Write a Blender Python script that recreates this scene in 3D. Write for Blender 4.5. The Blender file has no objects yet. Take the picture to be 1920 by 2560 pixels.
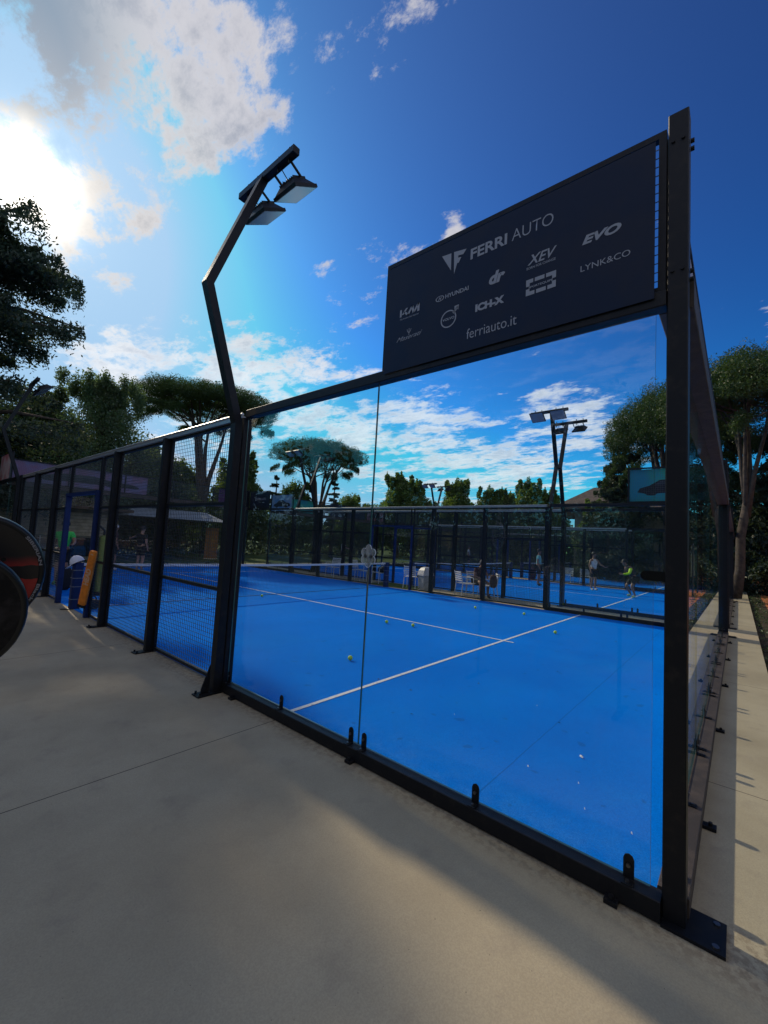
import bpy, math, random
import numpy as np
from mathutils import Vector, Matrix
S = bpy.context.scene
COL = S.collection
R = math.radians
# ---------------------------------------------------------------- camera
CAMP = Vector((-2.540, -0.2828, 1.6936))
ROWS = ((0.6425619, -0.764168, 0.0562261), (-0.0908578, -0.0031257, 0.995859), (0.7608279, 0.6450096, 0.0714391))
cd = bpy.data.cameras.new('camera'); cam = bpy.data.objects.new('camera', cd); COL.objects.link(cam)
cd.sensor_fit = 'HORIZONTAL'; cd.sensor_width = 36; cd.lens = 36*1050.63/1920
cd.clip_start = 0.05; cd.clip_end = 2000
_r = [Vector(r).normalized() for r in ROWS]
cam.matrix_world = Matrix.Translation(CAMP) @ Matrix((_r[0], _r[1], -_r[2])).transposed().to_4x4()
S.camera = cam
# ---------------------------------------------------------------- light
SUN_AZ, SUN_EL = R(84.0), R(31.7)
sund = Vector((math.cos(SUN_AZ)*math.cos(SUN_EL), math.sin(SUN_AZ)*math.cos(SUN_EL), math.sin(SUN_EL)))
sl = bpy.data.lights.new('sun', 'SUN'); sl.energy = 2.3; sl.angle = R(1.3); sl.color = (1, .84, .62)
so = bpy.data.objects.new('sun', sl); COL.objects.link(so)
so.rotation_mode = 'QUATERNION'; so.rotation_quaternion = sund.to_track_quat('Z', 'Y')
S.view_settings.view_transform = 'Standard'; S.view_settings.look = 'None'
S.view_settings.exposure = 0.47; S.view_settings.gamma = 1
S.cycles.transparent_max_bounces = 48
S.cycles.max_bounces = 8
def azel(a, e):
    a, e = R(a), R(e); return (math.cos(e)*math.cos(a), math.cos(e)*math.sin(a), math.sin(e))

class NT:
    """small node builder"""
    def __init__(s, tree): s.t = tree; s.N = tree.nodes; s.L = tree.links
    def n(s, typ, **k):
        x = s.N.new(typ)
        for a, b in k.items(): setattr(x, a, b)
        return x
    def put(s, sock, v):
        if isinstance(v, bpy.types.NodeSocket): s.L.new(v, sock)
        elif v is not None:
            if sock.type == 'RGBA' and len(v) == 3: v = (*v, 1)
            sock.default_value = v
    def m(s, op, a, b=None, c=None, clamp=False):
        x = s.n('ShaderNodeMath', operation=op); x.use_clamp = clamp
        for i, v in enumerate((a, b, c)):
            if v is not None: s.put(x.inputs[i], v)
        return x.outputs[0]
    def vm(s, op, a, b=None, out=0):
        x = s.n('ShaderNodeVectorMath', operation=op)
        s.put(x.inputs[0], a)
        if b is not None:
            if op == 'SCALE': s.put(x.inputs['Scale'], b)
            else: s.put(x.inputs[1], b)
        return x.outputs[out]
    def mix(s, f, a, b, typ='MIX'):
        x = s.n('ShaderNodeMix', data_type='RGBA', blend_type=typ)
        s.put(x.inputs[0], f); s.put(x.inputs[6], a); s.put(x.inputs[7], b)
        return x.outputs[2]
    def noise(s, vec, scale, detail=4, rough=.5, dist=0, out=0):
        x = s.n('ShaderNodeTexNoise'); s.put(x.inputs['Vector'], vec)
        x.inputs['Scale'].default_value = scale; x.inputs['Detail'].default_value = detail
        x.inputs['Roughness'].default_value = rough; x.inputs['Distortion'].default_value = dist
        return x.outputs[out]
    def ss(s, v, a, b, lo=0., hi=1.):
        x = s.n('ShaderNodeMapRange', interpolation_type='SMOOTHSTEP')
        s.put(x.inputs[0], v); s.put(x.inputs[1], a); s.put(x.inputs[2], b); s.put(x.inputs[3], lo); s.put(x.inputs[4], hi)
        return x.outputs[0]

# ---------------------------------------------------------------- sky
w = bpy.data.worlds.new('World'); S.world = w; w.use_nodes = True
g = NT(w.node_tree); g.N.clear()
out = g.n('ShaderNodeOutputWorld'); bg = g.n('ShaderNodeBackground'); bg.inputs[1].default_value = 0.12
g.L.new(bg.outputs[0], out.inputs[0])
sky = g.n('ShaderNodeTexSky', sky_type='NISHITA'); sky.sun_disc = False
sky.sun_elevation = SUN_EL; sky.sun_rotation = R(90) - SUN_AZ; sky.altitude = 50
sky.air_density = 1.0; sky.dust_density = 0.6; sky.ozone_density = 2.5
hs = g.n('ShaderNodeHueSaturation'); hs.inputs['Hue'].default_value = .497; hs.inputs['Saturation'].default_value = 1.45; hs.inputs['Value'].default_value = 1.0
g.L.new(sky.outputs[0], hs.inputs['Color'])
D = g.vm('NORMALIZE', g.n('ShaderNodeTexCoord').outputs['Generated'])
sp = g.n('ShaderNodeSeparateXYZ'); g.L.new(D, sp.inputs[0])
zz = g.m('ADD', g.m('MAXIMUM', sp.outputs[2], 0.0), 0.09)
cp = g.n('ShaderNodeCombineXYZ'); g.L.new(g.m('DIVIDE', sp.outputs[0], zz), cp.inputs[0]); g.L.new(g.m('DIVIDE', sp.outputs[1], zz), cp.inputs[1])
cl = g.n('ShaderNodeMapping'); cl.inputs['Rotation'].default_value = (0, 0, R(-38)); cl.inputs['Scale'].default_value = (1.0, .62, 1)
g.L.new(cp.outputs[0], cl.inputs[0])
n1 = g.noise(cl.outputs[0], 2.6, 9, .62, .2)
n2 = g.noise(g.vm('ADD', cl.outputs[0], (7.3, 1.2, 3)), 8.0, 9, .70, .15)
nn = g.m('ADD', g.m('MULTIPLY', g.m('SUBTRACT', g.m('ADD', g.m('MULTIPLY', n1, .55), g.m('MULTIPLY', n2, .45)), .5), 1.75), .5)
def blob(az, el, rad):
    d = g.vm('DISTANCE', D, azel(az, el), out=1)
    return g.m('EXPONENT', g.m('MULTIPLY', g.m('POWER', g.m('DIVIDE', d, rad), 2.0), -1.0))
BL = [(87, 46, .18, .29), (79, 43, .15, .25), (74.5, 41, .10, .20), (69, 44, .11, .22), (64.5, 49, .08, .20), (90, 36, .10, .26), (78, 36, .07, .22), (73.5, 37, .05, .18), (80, 33, .06, .2),
      (76.3, 21, .07, .19), (71.9, 17.5, .09, .22), (60.9, 20, .11, .25), (52, 21, .10, .21), (46, 15, .12, .19), (34, 17.5, .10, .12), (38, 10, .16, .18),
      (18, 17, .10, .15), (20, 11, .12, .18), (28, 9, .14, .16), (10, 14, .12, .16), (100, 20, .3, .2), (130, 30, .4, .15), (-60, 25, .35, .12), (195, 35, .6, .45), (250, 35, .7, .5), (298, 32, .36, .42), (62, 9, .15, .2), (-3, 23.5, .03, .2)]  # dense clouds behind the camera are unseen, added for neutral fill light
WISP = [(50.6, 34, .035, .17), (44.3, 36.6, .045, .17), (32.3, 38.8, .03, .18), (32.6, 37.0, .025, .17), (74, 33.2, .04, .18), (49.4, 30.2, .03, .14), (63.9, 32.5, .035, .15), (38, 32, .03, .12), (76.9, 31.2, .04, .17)]
acc = None
for az, el, rad, wt in BL+WISP:
    b = g.m('MULTIPLY', blob(az, el, rad), wt)
    acc = b if acc is None else g.m('ADD', acc, b)
hi = g.ss(sp.outputs[2], .30, .50)
dens = g.ss(g.m('ADD', nn, g.m('MINIMUM', acc, .285)), .67, g.m('ADD', .86, g.m('MULTIPLY', hi, -.05)))
dens = g.m('MULTIPLY', dens, g.ss(sp.outputs[2], -.02, .03))
ang = g.vm('DISTANCE', D, tuple(sund), out=1)
glow1 = g.m('EXPONENT', g.m('MULTIPLY', g.m('POWER', g.m('DIVIDE', ang, .052), 2.0), -1.0))
glow2 = g.m('EXPONENT', g.m('DIVIDE', ang, -.115))
glow3 = g.m('EXPONENT', g.m('DIVIDE', ang, -.5))
# cloud shading: thick parts are darker, thin edges near the sun shine
thick = g.ss(g.m('ADD', nn, g.m('MINIMUM', acc, .26)), .70, .92)
n3 = g.noise(g.vm('ADD', cl.outputs[0], (3.3, 5.2, 1)), 5.0, 6, .6, .6)
shade = g.m('MULTIPLY', thick, g.ss(g.m('ADD', g.m('MULTIPLY', n3, .6), g.m('MULTIPLY', n2, .4)), .40, .60))
dk = g.m('ADD', blob(84.5, 39.5, .075), blob(87, 44, .10))
shade = g.m('MAXIMUM', shade, g.m('MULTIPLY', g.m('ADD', blob(84.5, 39.5, .075), blob(87, 44, .10)), .95), clamp=True)
cc = g.mix(shade, g.mix(hi, (5.7, 5.8, 6.0), (4.0, 3.9, 4.1)), g.mix(hi, (3.8, 4.1, 4.7), (2.3, 2.4, 2.8)))
cc = g.mix(g.m('MULTIPLY', dk, .9, clamp=True), cc, (1.0, 1.5, 2.3))
cc = g.mix(g.m('MULTIPLY', glow2, .8, clamp=True), cc, (5.6, 4.9, 3.7))
skn = g.mix(1.0, hs.outputs[0], (.40, .80, .92), 'MULTIPLY')
gm = g.n('ShaderNodeGamma'); gm.inputs[1].default_value = 1.75; g.L.new(g.vm('MULTIPLY', skn, (1/1.15, 1/2.7, 1/4.9)), gm.inputs[0])
skyb0 = g.mix(1.0, g.vm('MULTIPLY', gm.outputs[0], (.62, 2.6, 4.75)), (2.1, 3.6, 5.2), 'DARKEN')
skyc = g.mix(g.m('MULTIPLY', glow3, .36), skyb0, (2.6, 3.7, 5.2))
col = g.mix(g.m('MULTIPLY', dens, g.m('ADD', .80, g.m('MULTIPLY', hi, .12))), skyc, cc)
gl = g.m('ADD', g.m('MULTIPLY', g.m('MULTIPLY', glow1, 20), g.ss(nn, .25, .62)), g.m('MULTIPLY', glow2, 1.6))
col = g.mix(1.0, col, g.vm('SCALE', (1, .95, .86), gl), 'ADD')
g.L.new(col, bg.inputs[0])

# ---------------------------------------------------------------- materials
MATS = {}
def mat(name, base, rough=.6, metal=0., spec=.5, bump=None, var=None, trans=0, emis=None):
    """base: rgb; var=(other rgb, scale, lo, hi); bump=(scale, strength)"""
    if name in MATS: return MATS[name]
    m = bpy.data.materials.new(name); m.use_nodes = True; k = NT(m.node_tree)
    p = k.N['Principled BSDF']; p.inputs['Roughness'].default_value = rough; p.inputs['Metallic'].default_value = metal
    p.inputs['Specular IOR Level'].default_value = spec
    tc = k.n('ShaderNodeTexCoord').outputs['Object']
    c = (*base, 1)
    if var:
        f = k.ss(k.noise(tc, var[1], 5, .6), var[2], var[3]); c = k.mix(f, base, var[0])
    k.put(p.inputs['Base Color'], c)
    if bump:
        b = k.n('ShaderNodeBump'); b.inputs['Strength'].default_value = bump[1]; b.inputs['Distance'].default_value = .01
        k.L.new(k.noise(tc, bump[0], 3, .6), b.inputs['Height']); k.L.new(b.outputs[0], p.inputs['Normal'])
    if emis: k.put(p.inputs['Emission Color'], (*emis[0], 1)); p.inputs['Emission Strength'].default_value = emis[1]
    MATS[name] = m; return m
black = mat('black_paint', (.007, .008, .011), .45, spec=.3, bump=(900, .15), var=((.02, .018, .017), 14, .5, .75))
steel = mat('rail_steel', (.42, .43, .44), .38, .6)
blackg = mat('black_gloss', (.008, .008, .010), .25)
wire = mat('mesh_wire', (.12, .13, .135), .32, .85)
bolt = mat('bolt_steel', (.18, .18, .19), .35, .9)
bluep = mat('blue_post', (.004, .017, .085), .5, spec=.3, var=((.006, .022, .11), 6, .4, .7))
white = mat('white_paint', (.72, .72, .72), .5, var=((.55, .55, .54), 9, .5, .8))
netm = mat('net_cord', (.012, .014, .02), .55)
netw = mat('net_tape', (.7, .7, .72), .6)
lens = mat('lamp_glass', (.32, .35, .4), .12, 0, .8)
printm = mat('banner_print', (.36, .38, .44), .5)
vinyl = mat('banner_vinyl', (.012, .020, .045), .5, spec=.25, bump=(3.5, .35), var=((.006, .017, .048), 3, .4, .6))
bark = mat('bark', (.10, .07, .055), .9, bump=(18, .9), var=((.05, .038, .03), 7, .4, .65))
barkl = mat('bark_pale', (.085, .065, .05), .9, bump=(14, .9), var=((.04, .032, .027), 5, .4, .65))
skin = mat('skin', (.42, .24, .17), .55)
skin2 = mat('skin_tan', (.26, .14, .095), .55)
hair = mat('hair', (.012, .009, .008), .6)
cloth = lambda n, c: mat('cloth_'+n, c, .85, bump=(60, .3), var=(tuple(x*.8 for x in c), 12, .45, .6))

def leafm(name, a, b, tr=.25):
    m = bpy.data.materials.new(name); m.use_nodes = True; k = NT(m.node_tree); k.N.clear()
    o = k.n('ShaderNodeOutputMaterial'); d = k.n('ShaderNodeBsdfDiffuse'); t = k.n('ShaderNodeBsdfTranslucent'); gg = k.n('ShaderNodeBsdfGlossy'); gg.inputs['Roughness'].default_value = .45
    rnd = k.n('ShaderNodeNewGeometry').outputs['Random Per Island']
    pos = k.n('ShaderNodeTexCoord').outputs['Object']
    f = k.m('ADD', k.m('MULTIPLY', rnd, .6), k.m('MULTIPLY', k.ss(k.noise(pos, .9, 3, .6), .35, .65), .5), clamp=True)
    c = k.mix(f, a, b); k.put(d.inputs[0], c); k.put(t.inputs[0], k.mix(1., c, (1.3, 1.35, .6), 'MULTIPLY')); k.put(gg.inputs[0], (.6, .6, .6))
    mx = k.n('ShaderNodeMixShader'); mx.inputs[0].default_value = tr; k.L.new(d.outputs[0], mx.inputs[1]); k.L.new(t.outputs[0], mx.inputs[2])
    m2 = k.n('ShaderNodeMixShader'); m2.inputs[0].default_value = .05; k.L.new(mx.outputs[0], m2.inputs[1]); k.L.new(gg.outputs[0], m2.inputs[2])
    k.L.new(m2.outputs[0], o.inputs[0]); return m
L_pine = leafm('pine_needles', (.030, .055, .018), (.065, .11, .028), .3)
L_cedar = leafm('cedar_needles', (.030, .048, .034), (.065, .09, .055), .28)
L_broad = leafm('broad_leaves', (.06, .11, .025), (.16, .22, .055), .5)
L_feath = leafm('feathery_leaves', (.07, .11, .06), (.14, .19, .09), .5)
L_dark = leafm('dark_leaves', (.035, .062, .028), (.085, .12, .05), .4)

def glassm(name, tint, k0=.05, kmax=1.0, dust=.006, dc=(.7, .72, .72)):
    m = bpy.data.materials.new(name); m.use_nodes = True; k = NT(m.node_tree); k.N.clear()
    o = k.n('ShaderNodeOutputMaterial'); t = k.n('ShaderNodeBsdfTransparent'); gg = k.n('ShaderNodeBsdfGlossy'); gg.inputs['Roughness'].default_value = 0.0
    k.put(t.inputs[0], tint); k.put(gg.inputs[0], (.95, .97, .97))
    lw = k.n('ShaderNodeLayerWeight'); lw.inputs['Blend'].default_value = .5
    f = k.m('ADD', k.m('MULTIPLY', k.m('POWER', lw.outputs['Facing'], 5.0), kmax-k0), k0)
    mx = k.n('ShaderNodeMixShader'); k.L.new(f, mx.inputs[0]); k.L.new(t.outputs[0], mx.inputs[1]); k.L.new(gg.outputs[0], mx.inputs[2])
    df = k.n('ShaderNodeBsdfDiffuse'); k.put(df.inputs[0], dc); ps = k.n('ShaderNodeNewGeometry').outputs['Position']
    mp = k.n('ShaderNodeMapping'); mp.inputs['Scale'].default_value = (1, 1, .35); k.L.new(ps, mp.inputs[0])
    sm = k.m('MULTIPLY', k.m('ADD', .35, k.m('MULTIPLY', k.ss(k.noise(mp.outputs[0], 3.0, 6, .7, .8), .45, .75), 2.2)), dust)
    vo = k.n('ShaderNodeTexVoronoi'); vo.inputs['Scale'].default_value = 3.2; k.L.new(ps, vo.inputs['Vector'])
    mark = k.m('MULTIPLY', k.ss(k.m('ABSOLUTE', k.m('SUBTRACT', vo.outputs['Distance'], .10)), .03, .005), k.m('GREATER_THAN', k.noise(ps, 1.6, 1), .56))
    sm = k.m('ADD', sm, k.m('MULTIPLY', mark, dust*1.6))
    m3 = k.n('ShaderNodeMixShader'); k.L.new(sm, m3.inputs[0]); k.L.new(mx.outputs[0], m3.inputs[1]); k.L.new(df.outputs[0], m3.inputs[2])
    k.L.new(m3.outputs[0], o.inputs[0]); return m
glass = glassm('pane_glass', (.94, .97, .968), .024)
gedge = mat('glass_edge', (.05, .14, .13), .1, 0, .8)
acryl = glassm('clear_acrylic', (.80, .84, .86), .2, dust=.42)
acredge = mat('acrylic_rim', (.62, .68, .70), .2)

# ---------------------------------------------------------------- mesh helpers
class MB:
    def __init__(s): s.v = []; s.f = []; s.mi = []
    def add(s, vs, fs, mi=0):
        o = len(s.v); s.v += [tuple(x) for x in vs]; s.f += [tuple(i+o for i in q) for q in fs]; s.mi += [mi]*len(fs); return s
    def box(s, x0, x1, y0, y1, z0, z1, mi=0, bev=0):
        if bev <= 0:
            vs = [(x, y, z) for x in (x0, x1) for y in (y0, y1) for z in (z0, z1)]
            return s.add(vs, [(0, 1, 3, 2), (4, 6, 7, 5), (0, 4, 5, 1), (2, 3, 7, 6), (0, 2, 6, 4), (1, 5, 7, 3)], mi)
        # bevelled along the longest axis
        L = (x1-x0, y1-y0, z1-z0); a = L.index(max(L)); lo = (x0, y0, z0); hi = (x1, y1, z1)
        b, c = [(1, 2), (2, 0), (0, 1)][a]; bl, bh, c0, c1 = lo[b], hi[b], lo[c], hi[c]
        ring = [(bl+bev, c0), (bh-bev, c0), (bh, c0+bev), (bh, c1-bev), (bh-bev, c1), (bl+bev, c1), (bl, c1-bev), (bl, c0+bev)]
        vs = []
        for t in (lo[a], hi[a]):
            for p, q in ring:
                r = [0, 0, 0]; r[a] = t; r[b] = p; r[c] = q; vs.append(tuple(r))
        fs = [(i, (i+1) % 8, 8+(i+1) % 8, 8+i) for i in range(8)] + [tuple(range(7, -1, -1)), tuple(range(8, 16))]
        return s.add(vs, fs, mi)
    def tube(s, pts, rad, n=8, mi=0, caps=True, flat=None):
        pts = [Vector(p) for p in pts]; m = len(pts)
        if not hasattr(rad, '__len__'): rad = [rad]*m
        ring = []; up = Vector((0, 0, 1))
        for i, p in enumerate(pts):
            t = (pts[min(i+1, m-1)]-pts[max(i-1, 0)]).normalized()
            u = t.cross(up) if abs(t.dot(up)) < .95 else t.cross(Vector((1, 0, 0)))
            if i and u.dot(pu) < 0: u = -u
            u.normalize(); pu = u; v_ = t.cross(u)
            for j in range(n):
                a = 2*math.pi*(j+.5)/n
                ring.append(p+u*math.cos(a)*rad[i]*(flat or 1)+v_*math.sin(a)*rad[i])
        fs = [(i*n+j, i*n+(j+1) % n, (i+1)*n+(j+1) % n, (i+1)*n+j) for i in range(m-1) for j in range(n)]
        if caps: fs += [tuple(range(n-1, -1, -1)), tuple(range((m-1)*n, m*n))]
        return s.add(ring, fs, mi)
    def bar(s, p, q, w, h, mi=0, up=(0, 0, 1)):
        p, q = Vector(p), Vector(q); t = (q-p).normalized(); u = t.cross(Vector(up)).normalized(); v_ = u.cross(t)
        vs = [a+u*x*w/2+v_*y*h/2 for a in (p, q) for x, y in ((-1, -1), (1, -1), (1, 1), (-1, 1))]
        return s.add(vs, [(0, 3, 2, 1), (4, 5, 6, 7), (0, 1, 5, 4), (1, 2, 6, 5), (2, 3, 7, 6), (3, 0, 4, 7)], mi)
    def lathe(s, prof, c=(0, 0, 0), n=20, mi=0):
        vs = [(c[0]+r*math.cos(2*math.pi*j/n), c[1]+r*math.sin(2*math.pi*j/n), c[2]+z) for r, z in prof for j in range(n)]
        fs = [(i*n+j, i*n+(j+1) % n, (i+1)*n+(j+1) % n, (i+1)*n+j) for i in range(len(prof)-1) for j in range(n)]
        return s.add(vs, fs, mi)
    def prism(s, poly, t0, t1, ax=0, mi=0, rim=None):
        """poly of 2D points extruded along axis ax (0: poly is (y,z); 1: (x,z); 2: (x,y))"""
        def P(p, t): return {0: (t, p[0], p[1]), 1: (p[0], t, p[1]), 2: (p[0], p[1], t)}[ax]
        n = len(poly); vs = [P(p, t0) for p in poly]+[P(p, t1) for p in poly]
        s.add(vs, [tuple(range(n-1, -1, -1)), tuple(range(n, 2*n))], mi)
        s.f += [tuple(len(s.v)-2*n+k for k in (i, (i+1) % n, n+(i+1) % n, n+i)) for i in range(n)]; s.mi += [mi if rim is None else rim]*n
        return s
    def data(s, name, mats, smooth=False):
        me = bpy.data.meshes.new(name); me.from_pydata(s.v, [], s.f)
        for m in (mats if isinstance(mats, (list, tuple)) else [mats]): me.materials.append(m)
        me.polygons.foreach_set('material_index', s.mi)
        if smooth: me.polygons.foreach_set('use_smooth', [True]*len(s.f))
        me.update(); return me
    def build(s, name, mats, parent=None, smooth=False):
        o = bpy.data.objects.new(name, s.data(name, mats, smooth)); COL.objects.link(o)
        if parent: o.parent = parent
        return o
def tag(o, label=None, cat=None, group=None, kind=None):
    if label: o['label'] = label
    if cat: o['category'] = cat
    if group: o['group'] = group
    if kind: o['kind'] = kind
    return o
def thing(name, label, cat, loc=(0, 0, 0), rz=0, group=None):
    o = bpy.data.objects.new(name, None); o.empty_display_size = .1; COL.objects.link(o); o.location = loc; o.rotation_euler = (0, 0, rz)
    return tag(o, label, cat, group)
KIDS = lambda o: [c for c in bpy.data.objects if c.parent == o]
def copy_tree(o, label=None, loc=None, rz=None, parent=None, group=None, scale=None):
    c = o.copy(); COL.objects.link(c); c.parent = parent
    if label: c['label'] = label
    if group: c['group'] = group
    if loc is not None: c.location = loc
    if rz is not None: c.rotation_euler = (0, 0, rz)
    if scale is not None: c.scale = scale
    for ch in KIDS(o): copy_tree(ch, parent=c)
    return c

# ---------------------------------------------------------------- ground
def ground_mat(name, fn, rough=.85, bump=(120, .3, .004)):
    m = bpy.data.materials.new(name); m.use_nodes = True; k = NT(m.node_tree); p = k.N['Principled BSDF']; p.inputs['Roughness'].default_value = rough
    p.inputs['Specular IOR Level'].default_value = .12
    pos = k.n('ShaderNodeNewGeometry').outputs['Position']
    k.put(p.inputs['Base Color'], fn(k, pos))
    b = k.n('ShaderNodeBump'); b.inputs['Strength'].default_value = bump[1]; b.inputs['Distance'].default_value = bump[2]
    k.L.new(k.noise(pos, bump[0], 3, .6), b.inputs['Height']); k.L.new(b.outputs[0], p.inputs['Normal']); return m
def pave_fn(k, pos):
    s = k.n('ShaderNodeSeparateXYZ'); k.L.new(pos, s.inputs[0]); x, y = s.outputs[0], s.outputs[1]
    c = k.mix(k.ss(k.noise(pos, .8, 5, .6), .3, .7), (.36, .305, .205), (.46, .395, .27))
    c = k.mix(k.m('MULTIPLY', k.ss(k.noise(pos, 3.5, 6, .65), .52, .75), .35), c, (.24, .20, .16))
    c = k.mix(k.m('MULTIPLY', k.ss(k.noise(pos, 120, 3, .7), .35, .65), .24), c, (.20, .17, .13))
    # expansion joints: across the side path every 3.6 m, across the end path every 3.6 m
    def joint(u, off, per, w):
        t = k.m('ABSOLUTE', k.m('SUBTRACT', k.m('FLOORED_MODULO', k.m('ADD', u, off), per), per/2))
        return k.m('LESS_THAN', t, w)
    wob = k.m('MULTIPLY', k.m('SUBTRACT', k.noise(pos, 8, 2), .5), .006)
    j1 = k.m('MULTIPLY', joint(k.m('ADD', y, wob), -3.0+1.8+3.6*5, 3.6, .0045), k.m('LESS_THAN', x, .02))
    j2 = k.m('MULTIPLY', joint(k.m('ADD', x, wob), -1.72+1.8+3.6*5, 3.6, .0045), k.m('LESS_THAN', y, .02))
    c = k.mix(k.m('MULTIPLY', k.m('MAXIMUM', j1, j2), .85), c, (.035, .03, .026))
    # dirt gathered along the fence foot
    near = k.m('MULTIPLY', k.ss(k.m('ABSOLUTE', x), .28, .06), k.ss(k.noise(pos, 22, 4, .7), .42, .6))
    c = k.mix(k.m('MULTIPLY', near, .45), c, (.13, .085, .055))
    spots = k.m('GREATER_THAN', k.noise(pos, 70, 1, .5), .80)
    return k.mix(k.m('MULTIPLY', spots, .6), c, (.07, .06, .05))
def turf_fn(k, pos):
    s0 = k.n('ShaderNodeSeparateXYZ'); k.L.new(pos, s0.inputs[0])
    c = k.mix(k.ss(k.noise(pos, .45, 5, .6), .35, .7), (.0002, .19, .74), (.0003, .235, .86))
    dust = k.m('MULTIPLY', k.ss(k.noise(k.vm('ADD', pos, (4, 9, 0)), .55, 6, .65, .6), .48, .72), .30)
    c = k.mix(dust, c, (.004, .29, .80))
    sand = k.m('GREATER_THAN', k.noise(pos, 95, 1, .5), .70)
    c = k.mix(k.m('MULTIPLY', sand, .22), c, (.06, .36, .74))
    edge = k.m('MULTIPLY', k.ss(s0.outputs[0], .75, .05), k.ss(k.noise(pos, 5, 5, .7), .35, .65))
    c = k.mix(k.m('MULTIPLY', edge, .30), c, (.10, .34, .72))
    grain = k.m('MULTIPLY', k.ss(k.noise(pos, 110, 3, .7), .3, .7), .62)
    c = k.mix(grain, c, (.0004, .10, .50))
    blot = k.m('GREATER_THAN', k.noise(k.vm('ADD', pos, (1, 2, 3)), 7.5, 1, .4), .745)
    c = k.mix(k.m('MULTIPLY', blot, .25), c, (.015, .04, .12))
    s = k.n('ShaderNodeSeparateXYZ'); k.L.new(pos, s.inputs[0])
    wob = k.m('MULTIPLY', k.m('SUBTRACT', k.noise(pos, 4, 2), .5), .02)
    t = k.m('ABSOLUTE', k.m('SUBTRACT', k.m('FLOORED_MODULO', k.m('ADD', k.m('ADD', s.outputs[1], wob), 40.9), 4.0), 2.0))
    return k.mix(k.m('MULTIPLY', k.m('LESS_THAN', t, .005), .35), c, (.004, .04, .2))
pave = ground_mat('pavement', pave_fn, .8, (140, .35, .004))
turf = ground_mat('blue_turf', turf_fn, .95, (300, .6, .006))
turf.node_tree.nodes['Principled BSDF'].inputs['Specular IOR Level'].default_value = .02
grassm = ground_mat('grass_ground', lambda k, p: k.mix(k.ss(k.noise(p, 1.2, 6, .65), .35, .65), (.05, .085, .02), (.085, .105, .035)), .95, (60, 1, .03))
claym = ground_mat('clay', lambda k, p: k.mix(k.ss(k.noise(p, .9, 6, .65), .35, .65), (.36, .12, .05), (.46, .17, .07)), .95, (90, .6, .01))
soil = ground_mat('soil', lambda k, p: k.mix(k.ss(k.noise(p, 2.5, 6, .7), .35, .65), (.05, .045, .03), (.10, .075, .05)), .95, (40, 1, .04))
def sheet(name, x0, x1, y0, y1, z, m, label=None):
    o = MB().add([(x0, y0, z), (x1, y0, z), (x1, y1, z), (x0, y1, z)], [(0, 1, 2, 3)]).build(name, m); return tag(o, label, kind='structure')
sheet('ground', -400, 600, -400, 600, -.14, grassm)
CX = [0.0, 11.5, 23.0]          # left edge of each court
# paving slab with its own thickness; the end path stops at y=-0.62
pv = MB().box(-9, 34.5, -.62, 22.0, -.12, -.002).box(-9, -1.2, -6, -.62, -.12, -.0021)
pv.box(-1.2, 6.0, -.62, -.62+.001, -.12, -.0022)
tag(pv.build('pavement', pave), kind='structure')
sheet('soil_strip', -1.2, 60, -1.15, -.62, -.10, soil)
sheet('clay_court', 7, 60, -30, -1.15, -.096, claym)
sheet('lawn_strip', 10.08, 11.42, 8.95, 11.2, .006, grassm)
linem = mat('line_paint', (.66, .68, .70), .75, bump=(200, .4), var=((.40, .48, .58), 16, .52, .72))
for i, x in enumerate(CX):
    sheet('court_surface', x+.045, x+9.955, .045, 19.955, .004, turf)
    mk = MB()
    for y in (3.05, 16.95): mk.add([(x+.05, y-.025, .008), (x+9.95, y-.025, .008), (x+9.95, y+.025, .008), (x+.05, y+.025, .008)], [(0, 1, 2, 3)])
    mk.add([(x+4.975, 2.85, .0085), (x+5.025, 2.85, .0085), (x+5.025, 17.15, .0085), (x+4.975, 17.15, .0085)], [(0, 1, 2, 3)])
    tag(mk.build('court_markings', linem), kind='structure')

# ---------------------------------------------------------------- court cages
def mesh_wires(m, a0, a1, z0, z1, off, ax, pitch=.05, r=.0019):
    """welded mesh in the plane off; ax 0: runs along y, 1: along x"""
    def bx(u0, u1, w0, w1):
        if ax == 0: m.box(off-r, off+r, u0, u1, w0, w1)
        else: m.box(u0, u1, off-r, off+r, w0, w1)
    n = max(1, round((a1-a0)/pitch)); k = max(1, round((z1-z0)/pitch))
    for i in range(1, n): u = a0+(a1-a0)*i/n; bx(u-r, u+r, z0, z1)
    for j in range(1, k): z = z0+(z1-z0)*j/k; bx(a0, a1, z-r, z+r)
def mesh_panel(par, a0, a1, z0, z1, off, ax=0, rails=()):
    m = MB(); mesh_wires(m, a0+.03, a1-.03, z0+.03, z1-.03, off, ax); m.build('wire_mesh', wire, par)
    f = MB()
    def fb(u0, u1, w0, w1):
        if ax == 0: f.box(off-.02, off+.02, u0, u1, w0, w1)
        else: f.box(u0, u1, off-.02, off+.02, w0, w1)
    fb(a0, a1, z0, z0+.035); fb(a0, a1, z1-.035, z1); fb(a0, a0+.035, z0+.035, z1-.035); fb(a1-.035, a1, z0+.035, z1-.035)
    for z in rails: fb(a0+.035, a1-.035, z-.018, z+.018)
    f.build('panel_frame', black, par)
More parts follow.
